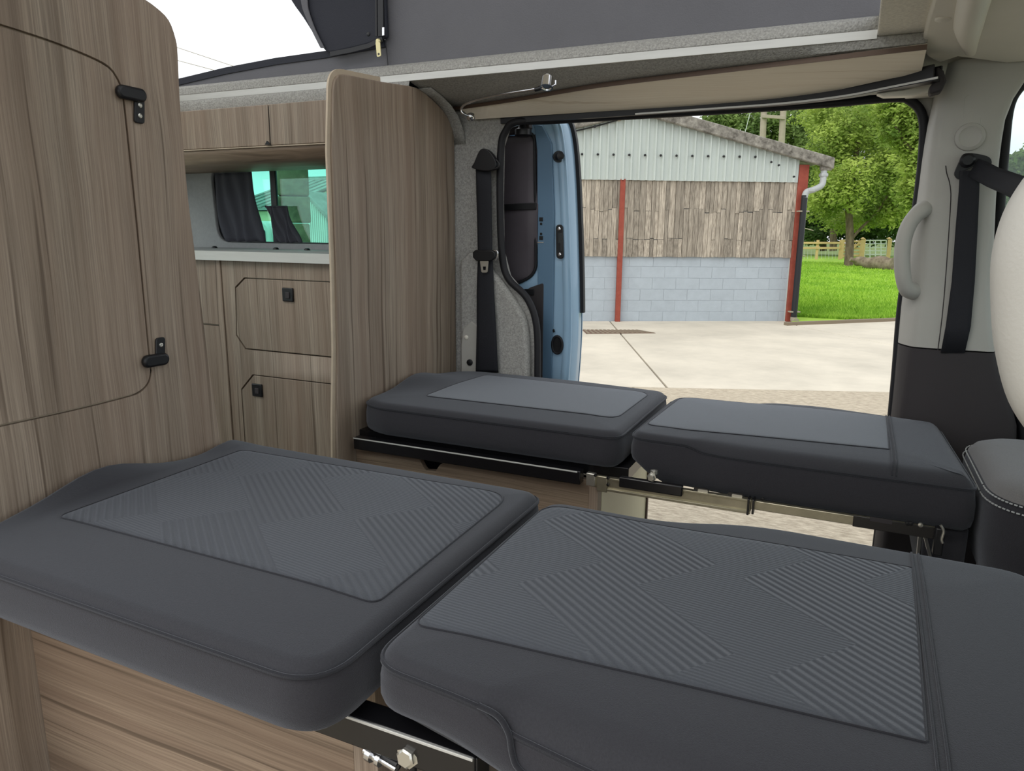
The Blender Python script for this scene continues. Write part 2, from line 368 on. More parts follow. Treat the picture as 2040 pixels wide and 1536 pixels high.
# raised wheel-arch moulding of the lining
bul = [P(940, 500, 1, 2.37), P(990, 545, 1, 2.37), P(1030, 600, 1, 2.37), P(1050, 640, 1, 2.37), P(1056, 700, 1, 2.37), P(1056, 760, 1, 2.37)]
bul = spline(bul, 4)+[Vector((bul[-1].x, 2.37, .2)), Vector((-1.30, 2.37, .2)), Vector((-1.30, 2.37, .87))]
plate('lining_moulding', [p+Vector((0, -.02, 0)) for p in bul], (0, .034, 0), M['carpet'], wall_c, bevel=.014, seg=3)
bk = [P(x, y, 1, 2.345) for x, y in ((918, 690), (922, 655), (938, 640), (952, 650), (952, 745), (918, 745))]
plate('belt_anchor_cover', bk, (0, .02, 0), M['plastic'], wall_c, bevel=.004)
lathe('anchor_screw', P(929, 672, 1, 2.344), (0, -1, 0), [(-.004, .008), (.002, .008), (.004, .005), (.004, 0)], M['plastic2'], wall_c)
lathe('anchor_screw', P(936, 722, 1, 2.344), (0, -1, 0), [(-.004, .012), (.003, .012), (.005, .006), (.005, 0)], M['black'], wall_c)
grid('lining_cove', [[Vector((x, y, z)) for x in (-1.352, -1.31, -1.288)] for y, z in ((2.15, 1.428), (2.22, 1.414), (2.28, 1.394), (2.33, 1.366), (2.365, 1.328), (2.384, 1.28))], M['carpet'], wall_c, thick=.003)
# roof: aluminium rail on the far edge of the lifting-roof opening, with carpet above and below
TY = 2.10; TZ = 1.443
X0, X1 = -2.75, 0.0
struct(sweep('trim_1', [(X0, TY, TZ+.012), (X1, TY, TZ+.012)], [(.013, -.006), (.013, .006), (-.012, .006), (-.012, -.014), (-.004, -.014), (-.002, -.006)], M['alu'], smooth=20))
struct(grid('trim_2', [[Vector((x, y, z)) for x in [X0+i*(X1-X0)/8 for i in range(9)]] for y, z in ((2.104, 1.452), (2.094, 1.466), (2.096, 1.487), (2.110, 1.497), (2.14, 1.497))], M['carpet'], thick=.003))
# carpeted ceiling border (over kitchen and over the door)
bl = [(-1.34, 2.375, 1.402), (-1.05, 2.30, 1.404), (-.76, 2.215, 1.409), (-.50, 2.175, 1.412), (-.28, 2.145, 1.414), (.0, 2.112, 1.417), (.11, 2.10, 1.418)]
bl = [Vector(p) for p in bl]; bls = spline(bl, 5)
rows = [[], [], [], []]
for p in bls:
    a = Vector((min(p.x, .11), 2.098, 1.446))
    rows[0].append(a+Vector((0, .012, .012))); rows[1].append(a); rows[2].append(a.lerp(p, .5)+Vector((0, 0, -.006))); rows[3].append(p+Vector((0, .03, .0)))
ceil_f = struct(grid('ceiling', rows, M['carpet'], thick=.004))
rows = [[Vector((x, y, z)) for x in (KX0, -2.2, -1.7, -1.335)] for y, z in ((2.11, 1.458), (2.098, 1.446), (2.092, 1.43), (2.098, 1.408), (2.13, 1.400), (2.40, 1.40))]
struct(grid('ceiling.001', rows, M['carpet'], thick=.004))
# outer roof skin closing the border, over both long sides and the rear
struct(box('roof_skin', KX0-.05, 1.2, 2.140, 2.46, 1.470, 1.492, M['blue'], bevel=.004))
struct(box('roof_skin', KX0-.05, 1.2, .44, .80, 1.45, 1.53, M['carpet'], bevel=.004))
struct(box('roof_skin', KX0-.05, -2.45, .80, 2.115, 1.45, 1.53, M['carpet'], bevel=.004))
struct(box('cant_rail', KX0, 1.2, 2.42, 2.46, 1.37, 1.492, M['carpet2'], bevel=.004))
struct(box('roof_skin', .06, 1.2, .80, 2.14, 1.508, 1.53, M['white'], bevel=.004))
# front ceiling: pale carpet, then beige moulded headlining
cf = [P(1749, 80, 2, 1.45), P(1756, 0, 2, 1.45)]
y1 = cf[0].y
struct(plate('ceiling.002', [(0, .55, 1.45), (1.2, .55, 1.45), (1.2, 2.3, 1.45), (.12, 2.3, 1.45), (.11, y1+.02, 1.45), (0, y1, 1.45)], (0, 0, .055), M['carpet2'], bevel=.004))
head = spline([P(1868, -60, 2, 1.435), P(1858, 0, 2, 1.435), P(1843, 55, 2, 1.435), P(1838, 92, 2, 1.43), P(1846, 112, 2, 1.425), P(1872, 126, 2, 1.42)], 4)
hl = [Vector((p.x, p.y, p.z)) for p in head]+[Vector((.19, 2.24, 1.415)), Vector((.30, 2.29, 1.40)), Vector((1.1, 2.29, 1.40)), Vector((1.1, 1.2, 1.435))]
hd = struct(plate('ceiling.003', hl, (0, 0, .03), M['plastic2'], bevel=.012, seg=3))
struct(box('trim_6', .085, .34, 2.34, 2.40, 1.345, 1.46, M['plastic2'], bevel=.004))
# soft swage running up the headlining and two fixing studs
sw = [P(1935, 100, 2, 1.425), P(1930, 50, 2, 1.43), P(1945, -20, 2, 1.43), P(1965, -120, 2, 1.43)]
tube('headlining_swage', spline(sw, 5), .030, M['plastic2'], hd, 14, scale=[.5+.5*sm(i/6) for i in range(16)])
for px, py in ((1879, 37), (1893, 126)):
    lathe('headlining_stud', P(px, py, 2, 1.431), (0, 0, -1), [(-.01, .016), (.003, .016), (.006, .010), (.006, 0)], M['plastic2'], hd)

# ---- B pillar between sliding door and front door
rowsP = []
spec = [(-.05, .14, .168, .45), (.30, .143, .170, .46), (.49, .145, .172, .445), (.60, .142, .174, .395), (.69, .140, .176, .367), (.80, .137, .178, .345), (.97, .143, .173, .333), (1.10, .146, .170, .322), (1.20, .146, .168, .318), (1.29, .150, .172, .320), (1.36, .158, .182, .345), (1.42, .165, .200, .40)]
def prow(z, xs, xe, xr):
    return [Vector((xs, 2.41, z)), Vector((xs, 2.375, z)), Vector((xs+.006, 2.35, z)), Vector((xe-.010, 2.312, z)), Vector((xe, 2.303, z)), Vector((xe+.012, 2.299, z)), Vector(((xe+xr)/2, 2.296, z)), Vector((xr-.02, 2.30, z)), Vector((xr-.006, 2.308, z)), Vector((xr, 2.325, z)), Vector((xr, 2.41, z))]
def lerp_spec(z):
    for s0, s1 in zip(spec, spec[1:]):
        if s0[0] <= z <= s1[0]:
            t = (z-s0[0])/(s1[0]-s0[0]); return [s0[i]+(s1[i]-s0[i])*t for i in range(4)]
def zs(a, b, n): return [a+(b-a)*i/(n-1) for i in range(n)]
pil_up = struct(loft('trim_3', [prow(*lerp_spec(z)) for z in zs(.672, 1.42, 16)], M['plastic'], smooth=50))
pil_lo = struct(loft('trim_4', [[v+Vector((0, -.004, 0)) for v in prow(*lerp_spec(z))] for z in zs(-.05, .668, 12)], M['dark_plastic'], smooth=50))
plate('corner_gusset', [Vector((x, 2.412, z)) for x, z in ((.147, 1.22), (.30, 1.22), (.30, 1.42), (.04, 1.42), (.04, 1.362), (.085, 1.354), (.118, 1.334), (.138, 1.305), (.146, 1.27))], (0, .02, 0), M['plastic'], pil_up, bevel=.002)
# upright belt-height slot and round adjuster on the pillar
slot = roundpoly([P(x, y, 1, 2.297) for x, y in ((1922, 190), (1958, 186), (1948, 320), (1912, 325))], .012)
plate('belt_height_slot', slot, (0, .003, 0), M['plastic'], pil_up, bevel=.001)
lathe('belt_height_knob', P(1932, 273, 1, 2.297), (0, -1, 0), [(-.002, .036), (.006, .034), (.010, .026), (.006, .020), (.008, .0)], M['plastic'], pil_up, 24)
tube('moulding_crease', spline([P(1884, 330, 1, 2.297), P(1886, 345, 1, 2.297), P(1893, 372, 1, 2.297), P(1893, 420, 1, 2.297), P(1880, 600, 1, 2.297), P(1868, 700, 1, 2.297)], 4), .0012, M['dark_plastic'], pil_up, 6)

# ---- rubber seals round the door openings
sl = [P(x, y, 1, 2.40) for x, y in ((1071, 800), (1071, 745), (1069, 650), (1050, 594), (1012, 554), (1000, 505), (996, 400), (998, 295), (1007, 262), (1028, 243), (1100, 240), (1300, 228), (1500, 216), (1650, 206), (1780, 195), (1815, 202), (1838, 232), (1839, 300), (1828, 400), (1813, 500), (1796, 610), (1785, 740), (1775, 850))]
sl = [Vector((p.x*(2.372/2.40), 2.372, .98+(p.z-.98)*2.372/2.40)) if p.x < -.98 else p for p in sl]
sl = [Vector((sl[0].x, sl[0].y, -.02))]+spline(sl, 5)+[Vector((sl[-1].x, 2.40, -.02))]
struct(tube('door_seal', sl, .0125, M['rubber'], k=12))
fs_ = [P(x, y, 1, 2.36) for x, y in ((2075, 130), (2040, 165), (2012, 210), (2001, 300), (1992, 420), (1989, 520), (1990, 620), (1994, 690), (2010, 760), (2032, 830), (2038, 900))]
struct(tube('door_seal', spline(fs_, 5), .012, M['rubber'], k=12))
# front passenger door behind the seal: panel and window glass
fd = tag(box('door_1', .36, 1.2, 2.40, 2.45, -.05, .70, M['dark_plastic'], bevel=.01), kind='structure')
plate('pane', [(.30, 2.42, .70), (1.2, 2.42, .70), (1.2, 2.40, 1.36), (.33, 2.40, 1.36)], (0, .004, 0), M['glass'], fd, bevel=0)
# near-side pillar next to the camera (out of frame) that carries the near grab handle
px5 = P(2330, 600, 1, .45).x+.010
pn = struct(box('trim_5', px5, .40, .40, .50, -.04, 1.45, M['plastic'], bevel=.012))
# cab: dashboard bulkhead, windscreen, driver's door
wf = struct(box('wall_front', 1.2, 1.26, .46, 2.45, -.04, .74, M['dark_plastic'], bevel=.01))
plate('pane', [(1.22, .50, .74), (1.22, 2.42, .74), (1.05, 2.38, 1.45), (1.05, .54, 1.45)], (.004, 0, 0), M['glass'], wf, bevel=0)
wf2 = struct(box('door_2', .40, 1.2, .44, .49, -.04, .74, M['dark_plastic'], bevel=.01))
plate('pane', [(.40, .46, .74), (1.2, .46, .74), (1.1, .48, 1.45), (.40, .48, 1.45)], (0, .004, 0), M['glass'], wf2, bevel=0)
# sill of the sliding door
struct(box('sill', -1.0, .15, 2.38, 2.48, -.18, -.10, M['dark_plastic'], bevel=.006))

# ================================================================== partition panels
def PP(x, y): return P(x, y, 0, PX)
dv = thing('partition_panel', 'upright wood-grain divider panel with rounded top at the head of the far bench', 'panel', (PX, 2.0, 0))
prof = [PP(x, y) for x, y in ((664, 180), (666, 164), (672, 152), (684, 148), (712, 153), (763, 163), (815, 171), (838, 179), (866, 202), (890, 228), (904, 246))]
prof = [Vector((PX, p.y, p.z)) for p in prof]
lo = [Vector((PX, y, z)) for y, z in ((1.690, 1.19), (1.688, .893), (1.680, .637), (1.663, .45), (1.655, .30), (1.655, -.10))]
prof = spline([prof[0]]+prof[1:], 3)+[Vector((PX, 2.378, 1.27)), Vector((PX, 2.378, -.10))]+list(reversed(lo))
plate('panel', prof, (-.020, 0, 0), M['wood_z'], dv, bevel=.003)
eb = [Vector((PX-.010, p.y-.0035, p.z)) for p in reversed(lo)]+[Vector((PX-.010, p.y-.003, p.z+.003)) for p in spline([PP(x, y) for x, y in ((664, 180), (666, 164), (672, 152), (684, 148), (712, 153), (763, 163))], 3)]
sweep('edge_band', eb, [(-.0115, -.003), (.0115, -.003), (.0115, .003), (-.0115, .003)] if False else [(-.003, -.0105), (.003, -.0105), (.003, .0105), (-.003, .0105)], M['edge'], dv)

np_ = thing('wardrobe_panel', 'tall wood-grain panel with a black-hinged door at the head of the near bench', 'panel', (PX, .9, 0))
edge_r = [PP(x, y) for x, y in ((440, 885), (418, 740), (400, 600), (385, 480), (375, 400), (366, 300), (358, 200), (354, 110), (350, 78), (336, 40), (310, 14), (280, -6), (230, -30), (120, -62))]
top_l = Vector((PX, .50, edge_r[-1].z)); 
outer = [Vector((PX, .50, -.10)), Vector((PX, 1.255, -.10)), Vector((PX, 1.25, .30))]+spline(edge_r, 3)+[top_l]
dr = [PP(x, y) for x, y in ((245, 182), (252, 230), (275, 450), (300, 715), (303, 735), (298, 762), (280, 782), (250, 793), (150, 818), (0, 851))]
dt = [PP(x, y) for x, y in ((0, 47), (90, 76), (170, 107), (215, 130), (235, 155))]
door = spline(dt+dr, 4)
yl = .505
door = [Vector((PX, yl, door[0].z+.03))]+door+[Vector((PX, yl, door[-1].z-.0))]
cen = sum(door, Vector())/len(door)
def inset2(poly, d):
    n = len(poly); o = []
    for i in range(n):
        t = (poly[(i+1) % n]-poly[i-1]).normalized(); nn = Vector((0, t.z, -t.y))
        if nn.dot(cen-poly[i]) < 0: nn = -nn
        o.append(poly[i]+nn*d)
    return o
pan = outer+[Vector((PX, .50, door[0].z))]+door[1:-1]+[Vector((PX, .50, door[-1].z))]
plate('panel', pan, (-.018, 0, 0), M['wood_z'], np_, bevel=.0012)
wd = plate('door', inset2(door, .0045), (-.016, 0, 0), M['wood_z'], np_, bevel=.0012)
wd.location.x += .0
gb = plate('door_edge_trim', inset2(door, -.006), (-.004, 0, 0), M['edge'], np_, bevel=0); gb.location.x -= .0095
def hinge(cx, cy, tx, ty0, ty1, ln):
    """black paddle hinge: rounded lozenge with a screwed tab"""
    c = PP(cx, cy); h = .0135
    loz = [c+Vector((0, math.cos(a)*h+(ln if math.cos(a) > 0 else -ln), math.sin(a)*h)) for a in [i*2*math.pi/20+.001 for i in range(20)]]
    o = plate('hinge', loz, (.014, 0, 0), M['black'], np_, bevel=.005, seg=3); o.location.x += .0005
    t0, t1 = PP(tx, ty0), PP(tx, ty1); wd_ = .0115
    tb = roundpoly([(PX, t0.y-wd_, t0.z), (PX, t0.y+wd_, t0.z), (PX, t1.y+wd_, t1.z), (PX, t1.y-wd_, t1.z)], .007)
    p = plate('hinge_tab', tb, (.005, 0, 0), M['black'], o, bevel=.0015)
    for k in (.3, .72):
        q = PP(tx, ty0+(ty1-ty0)*k); lathe('screw', (PX+.005, q.y, q.z), (1, 0, 0), [(-.002, .0048), (.0012, .0046), (.0018, .003), (.001, .0025), (.001, 0)], M['bolt'], o, 12)
hinge(256, 187, 275, 246, 196, .019); hinge(305, 717, 317, 672, 722, .018)

# ================================================================== kitchen along the far wall, behind the divider
KY = 1.95
def kp(x, y): return P(x, y, 1, KY)
kb = thing('kitchen_base_unit', 'wood-grain kitchen cupboard with two black push latches and clipped-corner doors', 'cabinet', (-1.75, 2.1, 0))
zw = .876
xk = kp(441, 530).x
def oct_door(pts): return [kp(x, y) for x, y in pts]
dU = [kp(488, 555), kp(470, 574), kp(472, 667), kp(490, 694)]
xr = -1.355
dU = [Vector((xr, KY, kp(660, 563).z)), dU[0], dU[1], dU[2], dU[3], Vector((xr, KY, kp(660, 710).z))]
dL = [Vector((xr, KY, kp(660, 763).z)), kp(505, 748), kp(482, 777), Vector((kp(485, 830).x, KY, .06)), Vector((xr, KY, .06))]
zt = dU[1].z; dU[0].z = zt; dU[5].z = dU[4].z; dL[0].z = dL[1].z
def scl(poly, d):
    c = sum(poly, Vector())/len(poly); return [Vector((p.x+(d if p.x < c.x else -d), p.y, p.z+(d if p.z < c.z else -d))) for p in poly]
plate('front_panel', [(xk, KY, -.10), (xr+.004, KY, -.10), (xr+.004, KY, zw), (xk, KY, zw)], (0, .018, 0), M['wood_z'], kb, holes=[scl(dU, -.004), scl(dL, -.004)], bevel=.001)
box('carcass', xk+.01, xr, KY+.02, 2.395, 0, zw-.002, M['edge'], kb, 0)
d1 = plate('door', dU, (0, .015, 0), M['wood_z'], kb, bevel=.0015); d2 = plate('door', dL, (0, .015, 0), M['wood_z'], kb, bevel=.0015)
for q, par in (((575, 587), d1), ((514, 777), d2)):
    c = kp(*q); s = .0235
    l = obox('push_latch', c+Vector((0, -.003, 0)), (1, 0, 0), (0, 1, 0), (0, 0, 1), s, .004, s, M['black'], par, .003)
    obox('latch_button', c+Vector((.002, -.008, -.002)), (1, 0, 0), (0, 1, 0), (0, 0, 1), .009, .002, .011, M['dark_plastic'], par, .002)
box('corner_post', xk-.028, xk-.002, KY-.006, KY+.03, 0, zw, M['wood_z'], kb, .002)
ku = thing('kitchen_side_unit', 'narrow wood-grain cupboard front between the near panel and the base unit', 'cabinet', (-2.3, 2.1, 0))
zj = kp(420, 647).z
box('carcass', KX0+.01, xk-.032, KY+.018, 2.395, 0, zw-.002, M['edge'], ku, 0)
box('door', KX0+.01, xk-.032, KY, KY+.016, 0, zj-.003, M['wood_z'], ku, .0015)
box('drawer_front', KX0+.01, xk-.032, KY, KY+.016, zj+.003, zw-.003, M['wood_z'], ku, .0015)
wt = thing('kitchen_worktop', 'pale metal-edged kitchen worktop under the side window', 'worktop', (-2.0, 2.15, zw))
box('top', KX0+.01, xr, KY-.01, WY-.002, zw, zw+.022, M['wallgrey'], wt, .001)
sweep('edge_trim', [(KX0+.01, KY-.016, zw+.005), (xr, KY-.016, zw+.005)], [(-.012, -.003), (-.012, .005), (.020, .005), (.020, -.003), (.014, -.0045), (.012, -.002), (-.004, -.0045)], M['alu'], wt, smooth=20)
for px in (428, 550, 612):
    c = P(px, 503, 1, 2.30); lathe('worktop_stud', (c.x, 2.30, zw+.021), (0, 0, 1), [(-.002, .012), (.004, .012), (.009, .008), (.010, 0)], M['black'], wt, 14)
# overhead locker
LY = 2.06
def lp(x, y): return P(x, y, 1, LY)
zl0, zl1 = lp(520, 292).z, lp(520, 213).z
ol = thing('overhead_locker', 'long wood-grain overhead locker above the side window', 'cabinet', (-2.0, 2.2, zl0))
xj = lp(536, 250).x
box('carcass', KX0+.01, xr, LY+.02, 2.395, zl0+.004, zl1+.01, M['edge'], ol, 0)
box('door', KX0+.01, xj-.003, LY, LY+.016, zl0+.003, zl1+.006, M['wood_z'], ol, .0015)
box('door', xj+.003, xr, LY, LY+.016, zl0+.003, zl1+.006, M['wood_z'], ol, .0015)
box('light_strip', KX0+.01, xr, LY-.004, LY+.016, zl0-.003, zl0+.001, M['edge'], ol, .001)
rows = [[Vector((x, y, z)) for x in (KX0+.01, -2.0, xr)] for y, z in ((LY+.002, zl0-.004), (LY+.010, zl0-.018), (LY+.022, zl0-.036), (LY+.036, zl0-.046), (LY+.06, zl0-.051), (LY+.15, zl0-.053), (2.395, zl0-.050))]
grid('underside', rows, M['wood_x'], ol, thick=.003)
pt = [lp(532, 289), lp(543, 289), lp(539, 284), lp(536, 281)]
plate('pull_tab', [p+Vector((0, -.006, 0)) for p in pt], (0, -.006, 0), M['black'], ol, bevel=.001)
box('door_gasket', xj-.0025, xj+.0025, LY+.004, LY+.014, zl0, zl1, M['black'], ol, 0)

# curtains at the side window
def curtain(name, label, x0, x1, z0, z1, y, folds, amp, lean=0, pinch=0):
    o = thing(name, label, 'curtain', ((x0+x1)/2, y, z0), 'curtains at the side window')
    rows = []
    for i in range(15):
        t = i/14; z = z1+(z0-z1)*t; r = []
        for j in range(folds*8+1):
            s = j/(folds*8); x = x0+(x1-x0)*s*(1-pinch*(1-t))+lean*t+.006*math.sin(5*t+s*9)
            r.append(Vector((x, y+amp*math.sin(s*folds*2*math.pi+.7*math.sin(t*3))*(.6+.4*t)+.004*math.sin(9*s+6*t), z)))
        rows.append(r)
    grid('cloth', rows, M['curtain'], o, thick=.002)
    tube('hem', [r+Vector((0, -.001, -.002)) for r in rows[0]], .0035, M['curtain'], o, 6)
    return o
xa, xb = P(428, 400, 1, 2.43).x, P(505, 340, 1, 2.43).x
curtain('curtain', 'gathered charcoal curtain at the left end of the side window', xa-.02, xb, wz0+.004, wz1-.012, 2.415, 4, .010, .05)
xa, xb = P(549, 400, 1, 2.48).x, P(606, 410, 1, 2.48).x
curtain('curtain', 'short dark cloth standing in for a reflection behind the sliding bar of the side window', xa, xb-.02, wz0+.004, P(575, 412, 1, 2.5).z, 2.415, 4, .008, .05, .12)  # dark cloth added in place of a reflection in the glass

# ================================================================== lifting roof: canvas, rolled window flap, lid
CYp = 2.125
def tp(x, y, Y=CYp): return P(x, y, 1, Y)
pc = thing('roof_canvas', 'dark grey canvas side of the raised roof above the metal rail', 'canvas', (-1.2, CYp, 1.49))
zt_ = 2.85  # unseen lid set higher to let more light into the upper interior
xz = tp(768, 60).x
low = [tp(300, 169), tp(358, 160), tp(450, 138), tp(550, 119), tp(650, 105), tp(768, 83)]
plate('lower_panel', [Vector((-2.75, CYp, 1.49)), Vector((xz, CYp, 1.49))]+list(reversed(low))+[Vector((-2.75, CYp, low[0].z-.02))], (0, .003, 0), M['canvas'], pc, bevel=0)
sweep('hem', [p+Vector((0, -.002, -.006)) for p in low], [(.011, -.003), (.011, .003), (-.011, .003), (-.011, -.003)], M['canvas_dark'], pc)
plate('side_panel', [Vector((xz, CYp, 1.49)), Vector((.05, CYp, 1.49)), Vector((.05, CYp, zt_)), Vector((xz, CYp, zt_))], (0, .003, 0), M['canvas'], pc, bevel=0)
plate('upper_panel', [Vector((-2.75, CYp, 2.55)), Vector((xz, CYp, 2.45)), Vector((xz, CYp, zt_)), Vector((-2.75, CYp, zt_))], (0, .003, 0), M['canvas'], pc, bevel=0)
# unzipped window flap hanging inside
fl = [tp(x, y, 2.10) for x, y in ((770, 74), (735, 88), (700, 97), (657, 105), (640, 92), (625, 70), (603, 35), (580, 2), (560, -40), (520, -150))]
fl = spline(fl, 3); rws = []
for k, off in enumerate((0, .012, .020, .014, .004)):
    pass
plate('window_flap', fl+[Vector((fl[-1].x, 2.10, 2.5)), Vector((xz, 2.10, 2.5))], (0, .018, 0), M['canvas_dark'], pc, bevel=.007, seg=3)
fl2 = [tp(x, y, 2.095) for x, y in ((640, 96), (622, 60), (605, 20), (598, -10), (570, -90))]
fl3 = [tp(x, y, 2.095) for x, y in ((590, -90), (612, -10), (616, 20), (630, 60), (648, 96))]
plate('flap_facing', spline(fl2, 3)+spline(fl3, 3), (0, -.006, 0), M['canvas'], pc, bevel=.002)
for k, (xx, ww) in enumerate(((759, .010), (750, .003))):
    c0, c1 = tp(xx, 72, 2.09), tp(xx-1, -80, 2.09)
    sweep('zip_tape' if k == 0 else 'zip_teeth', [c0, c1], [(-.002, -ww), (.002, -ww), (.002, ww), (-.002, ww)] if False else [(ww, -.002), (ww, .002), (-ww, .002), (-ww, -.002)], M['black'], pc)
sweep('zip_tape', [tp(658, 108, 2.088), tp(700, 100, 2.088), tp(735, 91, 2.088), tp(762, 78, 2.088)], [(.007, -.002), (.007, .002), (-.007, .002), (-.007, -.002)], M['black'], pc)
z0_ = tp(753, 82, 2.08)
zs_ = lathe('zip_slider', z0_, (0, -1, 0), [(-.006, .007), (0, .009), (.004, .006), (.004, 0)], M['brass'], pc, 12)
zp = roundpoly([tp(x, y, 2.076) for x, y in ((749, 84), (758, 84), (760, 112), (752, 114))], .004)
plate('zip_puller', zp, (0, -.003, 0), M['brass'], pc, holes=[[tp(755.5+2.2*math.cos(a), 108+2.4*math.sin(a), 2.076) for a in [i*math.pi/4 for i in range(8)]]], bevel=.0006)
tube('zip_cord', spline([tp(768, 78, 2.12), tp(770, 100, 2.118), tp(772, 118, 2.118), tp(773, 136, 2.118)], 4), .0018, M['black'], pc, 6)
lathe('snap_button', tp(734, 68, 2.10), (0, -1, 0), [(-.002, .006), (.002, .006), (.003, .003), (.003, 0)], M['black'], pc, 12)
for i in range(9):
    c = tp(764, 70-i*1.8, 2.085); obox('zip_tooth', c, (1, 0, 0), (0, 1, 0), (0, 0, 1), .004, .002, .0012, M['chrome'], pc, 0)
rc = thing('lifting_roof', 'raised roof top carried by the canvas walls', 'roof lid', (-1.2, 1.45, zt_))
lid = roundpoly([(-2.85, .62, zt_), (.15, .62, zt_), (.15, 2.28, zt_), (-2.85, 2.28, zt_)], .15)
plate('shell', lid, (0, 0, .05), M['white'], rc, bevel=.015)
plate('lining', [Vector((p.x*.97-.03, 1.45+(p.y-1.45)*.96, zt_-.012)) for p in lid], (0, 0, .012), M['carpet2'], rc, bevel=0)
plate('rear_canvas', [(-2.7, .8, 1.53), (-2.7, 2.12, 1.53), (-2.7, 2.12, 1.66), (-2.7, .8, 1.66)], (.003, 0, 0), M['canvas'], rc, bevel=0)  # unseen canvas kept to a low band so light gets in from behind

# ================================================================== over the sliding door: board, track, lamp
wb = thing('ceiling_board', 'long wood board, lightened for bounced light, lining the ceiling above the sliding door', 'board', (-.6, 2.25, 1.38))
top = [p+Vector((0, -.002, -.004)) for p in bls]
low_ = []
for p in top:
    x = p.x
    yy = 2.365 if x < -.3 else 2.365-.16*sm((x+.3)/.48)**1.3
    zz = 1.358 if x < -.3 else 1.358+.022*sm((x+.3)/.48)
    low_.append(Vector((x, max(yy, p.y+.015), zz if yy > p.y+.015 else p.z)))
v = top+[p for p in reversed(low_)]
n_ = len(top)
V = top+low_+[p+Vector((0, .004, .012)) for p in top]+[p+Vector((0, .004, .012)) for p in low_]
Fs = []
for i in range(n_-1):
    Fs += [(i, i+1, n_+i+1, n_+i), (2*n_+i, 3*n_+i, 3*n_+i+1, 2*n_+i+1), (i, 2*n_+i, 2*n_+i+1, i+1), (n_+i, n_+i+1, 3*n_+i+1, 3*n_+i)]
Fs += [(0, n_, 3*n_, 2*n_), (n_-1, 2*n_-1, 4*n_-1, 3*n_-1)]
mesh('panel', V, Fs, M['wood_board'], wb, 20)
M['brown_edge'] = mat('brown_edge_band', (92, 74, 62), .6)
sweep('edge_band', [p+Vector((0, -.002, .001)) for p in top], [(-.006, -.002), (-.006, .002), (.006, .002), (.006, -.002)], M['brown_edge'], wb)
tr = thing('door_track', 'black sliding-door track curving inwards under the ceiling board', 'door track', (-.5, 2.35, 1.35))
cl = [P(x, y, 2, z) for x, y, z in ((1000, 239, 1.349), (1200, 230, 1.352), (1400, 214, 1.357), (1560, 201, 1.360), (1680, 184, 1.366), (1780, 163, 1.374), (1868, 142, 1.382))]
cl = [Vector((p.x, min(p.y, 2.40), p.z)) for p in cl]
ys = [2.385, 2.38, 2.375, 2.36, 2.32, 2.265, 2.205]
cl = [P(x, y, 1, Y) for (x, y), Y in zip(((1000, 241), (1200, 228), (1400, 214), (1560, 202), (1680, 187), (1780, 166), (1868, 147)), ys)]
cs = spline(cl, 6); sc = [.75+.55*sm((i/(len(cs)-1)-.55)/.45) for i in range(len(cs))]
sweep('channel', cs, [(-.014, -.016), (-.014, .016), (.016, .016), (.016, .011), (-.008, .011), (-.008, -.011), (.016, -.011), (.016, -.016)], M['black'], tr, smooth=20, scale=sc)
sweep('bright_strip', [p+Vector((0, -.018*s, -.010*s)) for p, s in zip(cs, sc)][8:], [(-.0025, -.0015), (-.0025, .0015), (.0025, .0015), (.0025, -.0015)], M['alu'], tr)
ec = [P(x, y, 1, 2.215) for x, y in ((1852, 188), (1876, 182), (1886, 160), (1880, 140), (1868, 132), (1862, 140), (1866, 158), (1852, 172))]
plate('end_cap', ec, (0, .05, 0), M['dark_plastic'], tr, bevel=.005)
fill = [P(x, y, 1, 2.29) for x, y in ((1745, 186), (1800, 178), (1866, 160), (1862, 178), (1820, 190), (1760, 192))]
plate('filler_strip', fill, (0, .04, 0), M['plastic2'], tr, bevel=.004)
# roller arm of the open door hanging from the track
# reading lamp on its bendy stem
lm = thing('reading_lamp', 'small chrome reading lamp on a bendy stem at the ceiling board', 'lamp', P(935, 232, 1, 2.28))
lathe('base', P(938, 233, 1, 2.26), (.25, -.5, -.85), [(-.006, .014), (.004, .014), (.010, .010), (.012, .004), (.012, 0)], M['chrome'], lm)
st = [P(x, y, 1, Y) for x, y, Y in ((934, 231, 2.255), (922, 226, 2.24), (919, 216, 2.235), (930, 206, 2.22), (960, 196, 2.20), (1010, 186, 2.14), (1050, 180, 2.10), (1074, 176, 2.08))]
tube('stem', spline(st, 6), .0042, M['chrome'], lm, 8)
hp = P(1092, 165, 1, 2.14); ax = (P(1066, 177, 1, 2.155)-P(1076, 175, 1, 2.155))
lathe('joint', P(1072, 177, 1, 2.078), (.9, -.1, .15), [(-.010, .006), (.012, .007), (.016, .004)], M['black'], lm, 12)
lathe('head', P(1090, 162, 1, 2.062), (.05, -.35, -.9), [(-.018, .010), (-.012, .016), (.014, .018), (.020, .019), (.020, .015), (.016, .013), (.016, 0)], M['chrome'], lm, 20)
tube('switch', [P(1100, 172, 1, 2.058), P(1107, 168, 1, 2.055), P(1107, 160, 1, 2.055)], .0022, M['chrome'], lm, 6)

